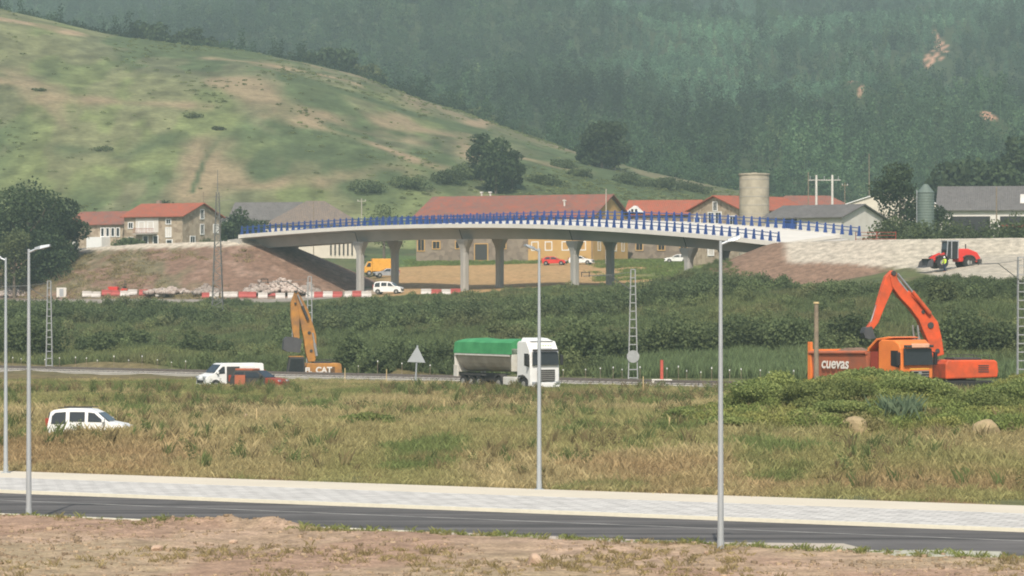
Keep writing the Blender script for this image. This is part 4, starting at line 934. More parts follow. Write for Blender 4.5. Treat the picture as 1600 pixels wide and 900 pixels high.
RV = np.array([.768, -.64]); RN = np.array([.64, .768])      # railway direction and the side away from the viewer
def rpt(t, off=0.): return (18 + RV[0] * t + RN[0] * off, 246 + RV[1] * t + RN[1] * off)
def lattice_mast(label, u, ytop, D, w0=.62, w1=.30, arm=True, disc=False):
    x = ux(u, D); g = Hs(x, D); h = ZC + (YH - ytop) * D / FPX - g
    t = thing('catenary_mast', label, 'railway mast', (x, D, g), 0, 'steel lattice masts beside the railway')
    mb = MB(); n = int(h / .62)
    for s in (-1, 1):
        for s2 in (-1, 1): mb.beam((s * w0 / 2, s2 * .14, -.4), (s * w1 / 2, s2 * .12, h), .085)
    for k in range(n + 1):
        z = k * h / n; w = w0 + (w1 - w0) * z / h
        for s2 in (-1, 1): mb.beam((-w / 2, s2 * .13, z), (w / 2, s2 * .13, z), .11, .07)
    obj('lattice_shaft', mb, M['masts'], t)
    mb = MB(); mb.box((0, 0, .1), (1.0, .7, .5)); obj('foundation', mb, M['conc'], t)
    if arm:
        a = Vector((-RN[0], -RN[1], 0)) * 1.0; a = Vector((-.80, -.60, 0)); z = h - .55; mb = MB()
        mb.cyl((0, 0, z - 1.2), tuple(a * 2.4 + Vector((0, 0, z + .1))), .035, n=5); mb.cyl(tuple(a * 2.4 + Vector((0, 0, z + .1))), tuple(a * 5.0 + Vector((0, 0, z))), .035, n=5); mb.cyl((0, 0, z + .35), tuple(a * 2.4 + Vector((0, 0, z + .1))), .02, n=5)
        obj('cantilever_arm', mb, M['lattice'], t)
        mb = MB(); p_ = a * 4.8; mb.box((p_.x, p_.y, z + .3), (.7, .08, .07)); [mb.cyl((p_.x + k, p_.y, z - .05), (p_.x + k, p_.y, z + .3), .035, n=5) for k in (-.3, .3)]; obj('insulator', mb, M['chassis'], t)
    if disc:
        mb = MB(); mb.cyl((0, -.30, h * .255), (0, -.26, h * .255), .5, n=24); obj('round_sign', mb, M['masts'], t)
    return t
lattice_mast('slim lattice mast in the left part of the photo, next to the leftmost dark shrub', 77, 439, 299)
lattice_mast('lattice mast right behind the raised arm of the yellow excavator', 484, 432, 287, arm=True)
lattice_mast('lattice mast with a round sign plate, right of the white lorry', 989, 421, 254.5, .78, .34, disc=True)
lattice_mast('lattice mast at the right edge of the photo, right of the orange excavator', 1596, 402, 232, .6, .5)
# tall tapering mast in front of the left embankment
x, d, z = hit(340, 508, 300); t = thing('lattice_tower', 'tall slender lattice tower with a thin antenna in front of the brown embankment', 'tower', (x, d, z)); h = ZC + (YH - 300) * d / FPX - z
mb = MB(); n = 22
for s in (-1, 1):
    for s2 in (-1, 1): mb.beam((s * .75, s2 * .75, -.5), (s * .16, s2 * .16, h), .07)
for k in range(n):
    z0, z1 = k * h / n, (k + 1) * h / n; w0, w1 = .75 + (.16 - .75) * z0 / h, .75 + (.16 - .75) * z1 / h; s = 1 if k % 2 else -1
    for s2 in (-1, 1): mb.beam((-w0 * s, s2 * w0, z0), (w1 * s, s2 * w1, z1), .045); mb.beam((s2 * w0, -w0 * s, z0), (s2 * w1, w1 * s, z1), .045); mb.beam((-w0, s2 * w0, z0), (w0, s2 * w0, z0), .045)
obj('lattice_shaft', mb, M['lattice'], t)
mb = MB(); mb.cyl((0, 0, h), (0, 0, h + 35 * d / FPX), .06, .03, 6); mb.beam((-.6, 0, h - .6), (.6, 0, h - .6), .05); mb.beam((0, 0, h * .93), (1.5, 0, h * .93 + .2), .04); obj('antenna', mb, M['lattice'], t)

# ------------------------------------------------------------------ railway
a0, a1 = -190, 60
def rail_z(t, off=0): x, y = rpt(t, off); return float(np.clip(Hs(x, y), .9, 1.6))
t = thing('railway_track', 'single railway track on dark ballast crossing behind the lorries', 'railway', (0, 0, 0))
ks = np.linspace(a0, a1, 90)
zs = [1.05 for k in ks]
mb = MB(); mb.loft([[(*rpt(k, o), z + h_) for o, h_ in ((-2.2, -.5), (-1.5, .22), (1.5, .22), (2.2, -.5))] for k, z in zip(ks, zs)]); obj('ballast', mb, mat('dark_ballast', (.10, .085, .075), .95, scale=6, var=.4, bump=.6), t)
mb = MB(); [mb.box((*rpt(a0 + k * .65), 1.30), (.24, 2.5, .12), math.atan2(RV[1], RV[0])) for k in range(int((a1 - a0) / .65))]; o = obj('sleepers', mb, M['conc'], t)
for off in (-.8, .8):
    mb = MB(); mb.loft([[(*rpt(k, off + o), z + h_) for o, h_ in ((-.06, .31), (-.06, .48), (.06, .48), (.06, .31))] for k, z in zip(ks, zs)]); obj('rail', mb, mat('rail_steel', (.26, .22, .20), .35, .6), t)
t = thing('trackside_duct', 'low pale concrete cable duct running along the near side of the track', 'cable duct', (0, 0, 0))
mb = MB(); mb.loft([[(*rpt(k, o), z + h_) for o, h_ in ((-3.0, -.4), (-3.0, .16), (-2.65, .16), (-2.65, -.4))] for k, z in zip(ks, zs)]); obj('trough', mb, M['conc'], t)
mb = MB(); mb.loft([[(*rpt(k, o), z + h_) for o, h_ in ((-3.03, .163), (-3.03, .21), (-2.62, .21), (-2.62, .163))] for k, z in zip(ks, zs)]); obj('cover_slabs', mb, M['conc_w'], t)

# little white-topped stakes along the far side of the track
us = [20, 33, 70, 93, 118, 135, 152, 178, 201, 222, 246, 268, 290, 455, 560, 590, 628, 672, 880, 915, 938, 958, 972, 1000, 1042, 1060, 1073, 1095, 1112, 1140, 1158, 1188, 1202, 1240]
r0 = None
us = [u for u in us if not 430 < u < 540]
for i, u in enumerate(us):
    k = u_t = None; lo, hi = -170., 60.
    for _ in range(40):
        m_ = (lo + hi) / 2; X_, D_ = rpt(m_, 4.0); lo, hi = (m_, hi) if uof(X_, D_) < u else (lo, m_)
    X_, D_ = rpt(lo, 4.0); g = Hs(X_, D_); lb = f'white tipped stake in the weeds behind the track, {nth(i)} from the left'; hgt = 1.05 + .55 * random.random()
    if r0 is None:
        r0 = thing('trackside_stake', lb, 'stake', (X_, D_, g), 0, 'white tipped stakes behind the railway')
        mb = MB(); mb.cyl((0, 0, -.2), (0, 0, 1.2), .022, n=5); obj('shaft', mb, M['wood'], r0)
        mb = MB(); mb.box((0, 0, 1.28), (.075, .05, .12)); obj('tip', mb, M['white'], r0)
        r0.scale = (1, 1, hgt / 1.3)
    else: dup(r0, (X_, D_, g), random.random(), lb, (1, 1, hgt / 1.3))
# surveyors' wooden stakes in the meadow
def stake(label, u, y0, y1):
    x, d, z = hit(u, y1 + 2, 100); h = (y1 - y0) * d / FPX + .1
    mb = MB(); mb.box((0, 0, h / 2 - .1), (.055, .03, h + .2)); o = obj('survey_stake', mb, M['stake'], None); o.location = (x, d, z); return props(o, label, 'stake', 'surveyors stakes in the meadow')
stake('wooden survey stake with a pale stone at its foot, below the white van', 401, 640, 665)
stake('thin wooden survey stake in the grass below the triangular sign', 694, 626, 644)
stake('thin wooden survey stake just left of the middle lamp post', 829, 628, 645)
stake('wooden survey stake right of the white lorry at the edge of the track', 1005, 590, 615)
stake('wooden survey stake right of the yellow excavator body', 539, 575, 600)
stake('wooden survey stake between the yellow excavator and the triangular sign', 604, 577, 600)
stake('wooden survey stake in the meadow below the lattice mast with round plate', 1046, 653, 672)

# triangular sign seen from behind
X_, D_ = rpt(-21.5, -4.2); X_ = ux(650, D_); g = Hs(X_, D_); t = thing('triangular_sign', 'triangular sign seen from behind on a grey post beside the track', 'road sign', (X_, D_, g))
mb = MB(); mb.cyl((-.06, 0, -.4), (.12, 0, 3.05), .07, n=8); obj('shaft', mb, M['galv'], t)
mb = MB(); mb.prism([(-.70, 1.72), (.76, 1.66), (.10, 3.0)], -.12, -.08); obj('sign_plate', mb, M['galv'], t)
# red marker post on a concrete block
x, d = ux(1034, 251), 251; t = thing('marker_post', 'red post standing on a pale concrete block beside the track', 'marker post', (x, d, 1.2))
mb = MB(); mb.box((0, 0, .12), (1.6, .8, .55)); obj('block', mb, M['whitew'], t, bevel=.03); mb = MB(); mb.cyl((0, 0, .4), (0, 0, 1.9), .13, n=12); obj('red_pipe', mb, mat('faded_red', (.50, .10, .07), .6), t)
# ------------------------------------------------------------------ vehicles
def wheel(t, x, y, r_, w, rimr=.6, hub='rim', name='wheel'):
    s = 1 if y > 0 else -1; mb = MB(); mb.cyl((x, y - s * w, r_), (x, y, r_), r_, n=22); o = obj(name, mb, M['tyre'], t, .02)
    mb = MB(); mb.cyl((x, y - s * .06, r_), (x, y + s * .015, r_), r_ * rimr, r_ * rimr * .9, 16); mb.cyl((x, y, r_), (x, y + s * .04, r_), r_ * .2, n=10); obj('rim', mb, M[hub], o); return o
def tumble(zb, zr, k): return lambda x, y, z: (x, y * (1 - k * max(0, min(1, (z - zb) / (zr - zb)))), z)
def clip_z(pts, zb, side):
    out = []
    for (x0, z0), (x1, z1) in zip(pts, pts[1:] + pts[:1]):
        a, b = (z0 - zb) * side >= 0, (z1 - zb) * side >= 0
        if a: out.append((x0, z0))
        if a != b: k = (zb - z0) / (z1 - z0); out.append((x0 + (x1 - x0) * k, zb))
    return out
def panel(t, name, pts, hw, m, fn=None, side=0, par=None, th=.02):
    """glass or trim on the body side; side -1/+1, 0 for both as two meshes"""
    for s in ((-1, 1) if side == 0 else (side,)):
        mb = MB(); mb.prism(pts, s * (hw - .01), s * (hw + th))
        if fn: mb.warp(fn)
        obj(name, mb, m, par or t)
def cross(t, name, x0, z0, x1, z1, hw0, hw1, m, off=.02, y0=None):
    """pane across the vehicle between two heights on a sloping face"""
    dx, dz = x1 - x0, z1 - z0; L = math.hypot(dx, dz); nx, nz = dz / L * off, -dx / L * off
    if nx < 0 and x0 > 0 or nx > 0 and x0 < 0: nx, nz = -nx, -nz
    mb = MB(); mb.loft([[(x0 - nx, -hw0, z0 - nz), (x0 + nx, -hw0, z0 + nz), (x1 + nx, -hw1, z1 + nz), (x1 - nx, -hw1, z1 - nz)], [(x0 - nx, hw0, z0 - nz), (x0 + nx, hw0, z0 + nz), (x1 + nx, hw1, z1 + nz), (x1 - nx, hw1, z1 - nz)]])
    return obj(name, mb, m, t)
def car(name, label, cat, loc, rz, body, outline, hw, belt, roof, side_wins, ws, rw, wheels, wr=.32, tum=.14, lights=(), extra=None, group=None):
    t = thing(name, label, cat, loc, rz, group); fn = tumble(belt, roof, tum)
    mb = MB(); mb.prism(clip_z(outline, belt, -1), -hw, hw); mb.prism(clip_z(outline, belt, 1), -hw, hw)
    # rows of points across the width let the nose and tail round off
    nose = lambda x, y, z: (x * (1 - .035 * (abs(y) / hw) ** 2), y, z)
    mb.warp(lambda x, y, z: nose(*fn(x, y, z))); obj('body', mb, M[body], t, .045)
    for w_ in side_wins: panel(t, 'window', w_, hw, M['glass'], fn)
    k = 1 - tum
    cross(t, 'windscreen', *ws, hw * .90, hw * k * .88, M['glass'])
    if rw: cross(t, 'rear_window', *rw, hw * .86, hw * k * .84, M['glass'])
    for x in wheels:
        for s in (-1, 1):
            mb = MB(); mb.cyl((x, s * (hw - .2), wr * 1.02), (x, s * (hw + .008), wr * 1.02), wr * 1.2, n=20); obj('wheel_arch', mb, M['black'], t)
            wheel(t, x, s * (hw + .02), wr, .2)
    xf = max(p[0] for p in outline); xr = min(p[0] for p in outline)
    for s in (-1, 1):
        mb = MB(); mb.box((xf - .12, s * hw * .74, lights[0] if lights else .72), (.24, .34, .2)); obj('headlight', mb, M['silver'], t, .03)
        mb = MB(); mb.box((xr + .07, s * hw * .88, (lights[1] if lights else .95)), (.2, .16, .5)); obj('tail_light', mb, M['dark_red'], t, .02)
        mb = MB(); mb.box((ws[0] * .5 + ws[2] * .5 + .05, s * (hw + .12), belt + .12), (.14, .22, .2)); obj('mirror', mb, M[body], t, .03)
    mb = MB(); mb.box((xf - .03, 0, .55), (.12, hw * 1.1, .26)); obj('grille', mb, M['black'], t)
    mb = MB(); mb.box((xf - .05, 0, .33), (.2, hw * 1.7, .2)); obj('bumper', mb, M['black' if body != 'white' else 'white'], t, .04)
    if extra: extra(t)
    return t
def head(px, py): return math.atan2(py, px)
def leisure_van(name, label, loc, rz, body='white', extra=None, group=None):
    ol = [(-2.05, .35), (-2.1, .9), (-2.03, 1.15), (-1.92, 1.60), (-1.74, 1.71), (-1.1, 1.79), (-.3, 1.80), (.25, 1.74), (.62, 1.58), (1.2, 1.12), (1.95, .98), (2.12, .78), (2.14, .4), (2.05, .28), (-1.9, .28)]
    wins = [[(-1.82, 1.0), (-1.78, 1.40), (-1.6, 1.58), (-1.05, 1.62), (-1.05, 1.0)], [(-.85, 1.12), (-.85, 1.62), (-.05, 1.62), (-.05, 1.12)], [(.12, 1.12), (.12, 1.60), (.45, 1.56), (.95, 1.14), (.9, 1.10)]]
    return car(name, label, 'van', loc, rz, body, ol, .88, 1.08, 1.8, wins, (1.17, 1.16, .64, 1.57), (-2.03, 1.15, -1.94, 1.58), (-1.35, 1.38), .31, lights=(.82, 1.05), extra=extra, group=group)
# small white car standing in the grass
x, d = ux(140, 165.5), 165.5
def rails(t):
    for s in (-1, 1): mb = MB(); mb.beam((-1.5, s * .68, 1.84), (.3, s * .68, 1.84), .04); obj('roof_rail', mb, M['black'], t)
leisure_van('small_van', 'small white van with three side windows standing alone in the tall grass', (x, d, Hs(x, d) - .12), R(-6), extra=rails)
# white panel van by the railway, sliding door open
x, d = ux(361, 248), 247.5
def vanx(t):
    mb = MB(); mb.box((.15, .985, 1.05), (1.1, .03, 1.35)); obj('doorway_shade_panel', mb, M['chassis'], t)  # dark panel in place of the unlit interior behind the open door
    mb = MB(); mb.box((-.95, 1.04, 1.05), (1.2, .05, 1.45)); obj('sliding_door', mb, M['white'], t, .03)
ol = [(-2.5, .35), (-2.52, .9), (-2.46, 1.9), (-2.36, 1.97), (.9, 1.97), (1.12, 1.90), (1.75, 1.22), (2.35, 1.02), (2.52, .8), (2.54, .4), (2.4, .28), (-2.4, .28)]
car('panel_van', 'white panel van parked by the railway with its side door open', 'van', (x, d, .97), R(-153), 'white', ol, .97, 1.15, 1.97,
    [[(.85, 1.18), (.85, 1.72), (1.02, 1.72), (1.62, 1.22), (1.5, 1.16)]], (1.72, 1.26, 1.15, 1.86), None, (-1.7, 1.6), .33, tum=.07, lights=(.88, 1.2), extra=vanx)
# dark estate with red bonnet and orange roof panels in front of it
x, d = ux(405, 243), 243
def esx(t):
    mb = MB(); mb.box((-1.0, 0, 1.62), (1.5, 1.2, .14)); obj('roof_panel', mb, M['orange2'], t, .03)
    mb = MB(); mb.box((-1.15, -.93, .82), (.9, .04, .78)); obj('orange_door_panel', mb, M['orange2'], t)
    mb = MB(); mb.prism([(.98, .40), (.98, 1.02), (1.9, .92), (2.18, .70), (2.2, .40)], -.905, .905); obj('bonnet', mb, M['dark_red'], t, .05)
ol = [(-2.1, .35), (-2.15, .85), (-2.05, 1.1), (-1.75, 1.50), (-1.5, 1.56), (.2, 1.54), (1.0, 1.0), (1.85, .9), (2.12, .7), (2.15, .36), (-1.9, .26)]
car('estate_car', 'dark car with red bonnet and orange roof panel parked in front of the panel van', 'car', (x, d, .93), R(-24), 'chassis', ol, .88, 1.0, 1.55,
    [[(-1.8, 1.02), (-1.6, 1.42), (-.9, 1.44), (-.9, 1.02)], [(-.75, 1.02), (-.75, 1.44), (.18, 1.44), (.88, 1.02)]], (.95, 1.03, .25, 1.50), (-2.0, 1.1, -1.72, 1.46), (-1.3, 1.4), .32, lights=(.76, .95), extra=esx)
x, d = ux(610, 470), 462
leisure_van('small_van', 'small white van parked against the barriers under the bridge', (x, d, Hs(x, d) + .05), R(-12), group='vehicles under the bridge')
def hatch(label, u, d, rz, body, z=None, wid=1.):
    ol = [(-2.0, .35), (-2.05, .85), (-1.95, 1.05), (-1.35, 1.42), (-1.1, 1.46), (.1, 1.44), (.95, .98), (1.85, .86), (2.08, .65), (2.1, .34), (-1.9, .26)]
    x = ux(u, d)
    return car('parked_car', label, 'car', (x, d, Hs(x, d) if z is None else z), rz, body, ol, .86, .95, 1.46,
        [[(-1.6, .97), (-1.25, 1.35), (-.6, 1.36), (-.6, .97)], [(-.48, .97), (-.48, 1.36), (.1, 1.35), (.8, .97)]], (.9, 1.0, .16, 1.40), (-1.95, 1.05, -1.35, 1.38), (-1.3, 1.3), .32, lights=(.7, .9), group='cars parked by the farms')
hatch('red car parked before the long barn, seen between the piers', 866, 538, R(-10), 'red')
hatch('white car with dark glass parked right of the red car', 908, 540, R(-15), 'white')
hatch('silver car parked beside the yellow lorry behind the left piers', 604, 520, R(-165), 'silver')
hatch('white car half hidden behind the right hand piers', 1058, 545, R(175), 'white')
hatch('white car on the road at the left end of the blue railing', 389, 560, R(170), 'white', z=16.9)
# yellow lorry behind the piers
x, d = ux(592, 528), 528; t = thing('box_lorry', 'yellow orange box lorry half hidden behind the left piers', 'lorry', (x, d, Hs(x, d)), R(-172))
mb = MB(); mb.box((-.6, 0, 1.75), (3.6, 2.2, 2.1)); obj('box_body', mb, mat('amber_paint', (.72, .36, .05), .5), t, .06)
mb = MB(); mb.prism([(1.22, .5), (1.22, 2.35), (1.9, 2.3), (2.35, 1.5), (2.5, 1.3), (2.55, .5)], -1.05, 1.05); obj('cab', mb, MATS['amber_paint'], t, .06)
cross(t, 'windscreen', 2.33, 1.52, 1.93, 2.22, .95, .9, M['glass']); panel(t, 'window', [(1.45, 1.45), (1.45, 2.1), (1.85, 2.1), (2.15, 1.45)], 1.05, M['glass'])
for xx in (-1.6, 1.7):
    for s in (-1, 1): wheel(t, xx, s * 1.07, .42, .25)
mb = MB(); mb.box((-.2, 0, .55), (4.8, 1.6, .25)); obj('chassis', mb, M['chassis'], t)

# ---- white articulated tipper lorry
def lorry_cab(t, col, H_=3.75, W_=1.25, ztop=None, grille='chassis', visor=None, zs=1.95, ze=2.95):
    ol = [(-2.15, .95), (-2.15, H_ - .15), (-1.9, H_), (-.75, H_), (-.22, ze + .25), (-.10, ze), (.0, zs), (.02, 1.2), (.0, .42), (-.45, .36), (-.6, .9), (-1.1, 1.12), (-1.7, .95)]
    mb = MB(); mb.prism(ol, -W_, W_); mb.warp(lambda x, y, z: (x - (.16 * (abs(y) / W_) ** 3 if x > -.5 else 0), y, z)); c = obj('cab', mb, col, t, .07)
    cross(t, 'windscreen', -.04, zs + .03, -.13, ze, W_ * .90, W_ * .86, M['glass'], .05)
    mb = MB(); mb.box((-.02, 0, ze + .13), (.30, W_ * 1.7, .16)); obj('sun_visor', mb, M['chassis'] if visor is None else visor, t, .03)
    panel(t, 'window', [(-1.05, zs), (-1.05, ze - .12), (-.45, ze - .12), (-.28, zs + .15), (-.35, zs - .12)], W_, M['glass'])
    panel(t, 'sleeper_window' if 0 else 'side_trim', [(-1.95, 1.02), (-1.95, 1.18), (-1.2, 1.25), (-1.2, 1.18)], W_, M['chassis'])
    mb = MB(); mb.box((.035, 0, 1.22), (.10, W_ * 1.20, .86)); g = obj('grille', mb, M[grille], t, .03)
    mb = MB(); [mb.box((.10, 0, .88 + .15 * k), (.05, W_ * 1.08, .05)) for k in range(6)]; obj('grille_slats', mb, M['rim'], g)
    mb = MB(); mb.box((.0, 0, .50), (.26, W_ * 1.86, .38)); b = obj('bumper', mb, col, t, .06)
    for s in (-1, 1):
        mb = MB(); mb.box((.05, s * W_ * .78, .62), (.20, .42, .26)); obj('headlight', mb, M['silver'], t, .04)
        mb = MB(); mb.box((-.18, s * (W_ + .22), zs + .40), (.16, .22, .75)); mb.beam((-.3, s * W_, zs + .8), (-.18, s * (W_ + .22), zs + .75), .05); obj('mirror', mb, M['black'], t, .03)
        mb = MB(); mb.box((-.7, s * (W_ - .02), .62), (.45, .06, .5)); obj('step', mb, M['chassis'], t)
        mb = MB(); mb.prism([(-1.75, .60), (-1.70, 1.0), (-1.4, 1.2), (-1.05, 1.2), (-.72, 1.0), (-.65, .6), (-.78, .6), (-.85, .95), (-1.1, 1.08), (-1.38, 1.08), (-1.6, .95), (-1.65, .6)], s * (W_ - .3), s * (W_ + .015)); obj('mudguard', mb, M['black'], t)
        wheel(t, -1.2, s * (W_ - .02), .5, .3)
    return c
x, d = ux(853, 238), 238; rz = R(-60)
t = thing('tipper_lorry', 'white articulated lorry with a dusty rounded tipping trailer under a green tarpaulin', 'lorry', (x, d, 1.02), rz)
lorry_cab(t, M['white'])
mb = MB(); mb.loft([[(x_, y, z) for y, z in ((-1.0, 3.74), (-.85, h_), (.85, h_), (1.0, 3.74))] for x_, h_ in ((-2.0, 4.0), (-1.2, 3.95), (-.6, 3.78))]); obj('air_deflector', mb, M['white'], t, .05)
mb = MB(); [mb.box((-.215, -.55 + .22 * k, 3.42), (.03, .12, .12)) for k in range(6)]; obj('faint_marking', mb, mat('faint_green_paint', (.55, .70, .42), .6), t)
mb = MB(); mb.box((-5.6, 0, .78), (7.2, .9, .3)); mb.box((-9.6, 0, 1.05), (5.6, .8, .3)); obj('chassis', mb, M['chassis'], t)
for s in (-1, 1):
    mb = MB(); mb.box((-3.35, s * 1.0, .72), (1.9, .48, .62)); obj('fuel_tank_skirt', mb, M['dirty_white'], t, .05)
    for xx in (-5.0,): wheel(t, xx, s * 1.22, .5, .55)
    mb = MB(); mb.prism([(-5.62, .7), (-5.5, 1.1), (-5.2, 1.22), (-4.8, 1.22), (-4.5, 1.1), (-4.4, .7), (-4.5, .7), (-4.62, 1.02), (-4.85, 1.12), (-5.15, 1.12), (-5.4, 1.02), (-5.5, .7)], s * .75, s * 1.25); obj('mudguard', mb, M['chassis'], t)
    for xx in (-8.0, -9.25, -10.5): wheel(t, xx, s * 1.22, .5, .35, hub='steel')
    mb = MB(); mb.prism([(-11.2, 1.06), (-11.0, 1.14), (-7.6, 1.14), (-7.4, 1.06)], s * .85, s * 1.25); obj('trailer_mudguard', mb, M['chassis'], t)
def ushape(x_, w, zt, zb, n=14):
    pts = [(x_, w * cos(a), zb + (zt - zb) * (1 - sin(a)) ** 1.0) for a in [pi * k / n for k in range(n + 1)]]
    return pts
tub = MB(); tub.loft([ushape(-3.25, 1.20, 3.15, 1.75), ushape(-3.35, 1.24, 3.15, 1.40), ushape(-11.0, 1.25, 3.15, 1.30), ushape(-11.65, 1.25, 3.15, 1.42)]); tb = obj('tipping_tub', tub, M['tub'], t)
mb = MB()
for s in (-1, 1): mb.box((-7.4, s * 1.27, 2.64), (8.5, .10, .14))
obj('top_rail', mb, M['dirty_white'], tb)
mb = MB(); mb.box((-11.7, 0, 2.2), (.12, 2.56, 1.9)); mb.box((-11.6, -1.2, 1.35), (.6, .14, .9)); mb.box((-11.6, 1.2, 1.35), (.6, .14, .9)); obj('tailgate', mb, M['dirty_white'], t, .02)
mb = MB(); mb.box((-3.05, 0, 2.3), (.10, 2.4, 1.7)); obj('headboard', mb, M['dirty_white'], t)
mb = MB(); mb.cyl((-2.7, 0, 1.2), (-2.85, 0, 3.0), .14, n=10); mb.box((-2.55, .0, 1.5), (.3, 1.8, 1.0)); obj('tipping_ram', mb, M['chassis'], t)
def arch(x_, sag=0): return [(x_, 1.34 * cos(a), 2.72 if k in (0, 8) else 3.26 + (.62 + sag) * sin(a) ** .7) for k, a in enumerate([pi * k / 8 for k in range(9)])]
mb = MB(); mb.loft([arch(-3.0), arch(-5.), arch(-7., -.06), arch(-9., .03), arch(-11.4, -.05), arch(-11.78, -.10)]); obj('tarpaulin', mb, M['tarp'], t, smooth=False)

# ---- orange rigid tipper lorry being loaded
x, d = ux(1436, 187), 187; rz = R(-54); g = 2.15
t = thing('tipper_lorry', 'orange rigid tipper lorry with white lettering on its body, being loaded', 'lorry', (x, d, g), rz)
lorry_cab(t, M['orange'], H_=3.45, zs=1.95, ze=2.95, grille='black')
mb = MB(); mb.box((.10, 0, 3.12), (.12, 1.35, .24)); obj('visor_board', mb, mat('pale_orange_board', (.80, .45, .30), .6), t, .03)
mb = MB(); mb.cyl((.08, 0, 1.52), (.12, 0, 1.52), .12, n=16); obj('grille_badge', mb, M['silver'], t)
mb = MB(); mb.box((.03, 0, 1.76), (.04, 1.5, .07)); obj('yellow_stripe', mb, mat('pale_yellow_paint', (.8, .45, .08), .6), t)
mb = MB(); mb.box((-5.2, 0, .85), (7.0, .9, .3)); obj('chassis', mb, M['chassis'], t)
for s in (-1, 1):
    for xx in (-3.1, -5.6, -7.0): wheel(t, xx, s * 1.2, .5, .4)
mb = MB(); sec = lambda x_, wt, wb, zt, zb: [(x_, -wt, zt), (x_, -wt, zt - .22), (x_, -wb, zb), (x_, wb, zb), (x_, wt, zt - .22), (x_, wt, zt)]
mb.loft([sec(-3.2, 1.26, 1.10, 2.68, 1.15), sec(-8.1, 1.26, 1.10, 2.60, 1.15)]); o = obj('tipping_body', mb, M['orange2'], t, .02)
for s in (-1, 1): mb = MB(); mb.cyl((-3.15, s * 1.27, 2.68), (-8.2, s * 1.27, 2.60), .12, n=10); obj('top_rail', mb, M['orange2'], o)
mb = MB(); mb.box((-8.22, 0, 1.95), (.16, 2.56, 1.7)); mb.box((-8.2, -1.22, 1.6), (.3, .18, 3.3)); obj('tailgate', mb, M['orange'], t, .03)
mb = MB(); mb.prism([(-3.3, 2.72), (-3.25, 2.95), (-2.5, 3.52), (-1.5, 3.64), (-1.1, 3.58), (-1.5, 3.50), (-2.4, 3.38), (-3.1, 2.84), (-3.15, 2.72)], -1.1, 1.1); obj('cab_guard', mb, M['orange'], t, .04)
mb = MB(); mb.box((-2.62, -.2, 1.9), (.62, 1.9, 1.7)); obj('exhaust_stack', mb, M['dark_red'], t)
lettering('cuevas', .92, M['whitew'], t, (-5.9, -1.265, 1.98), (R(84), 0, 0), 'lettering', .018)
r = np.random.default_rng(5); mb = MB(); n = 18; rings = []
for j in range(9): rings.append([(-3.4 - 4.5 * j / 8, -1.1 + 2.2 * k / (n - 1), 2.45 + .50 * sin(pi * j / 8) * sin(pi * k / (n - 1)) + r.normal(0, .03)) for k in range(n)] + [(-3.4 - 4.5 * j / 8, 0, 2.0)])
mb.loft(rings); props(obj('soil_load', mb, mat('brown_soil', (.20, .13, .09), .95, scale=3, bump=.5)), 'heap of brown soil loaded in the orange tipper body', 'soil').location = (0, 0, 0)
so_ = bpy.data.objects['soil_load']; so_.location = (x, d, g); so_.rotation_euler = (0, 0, rz)

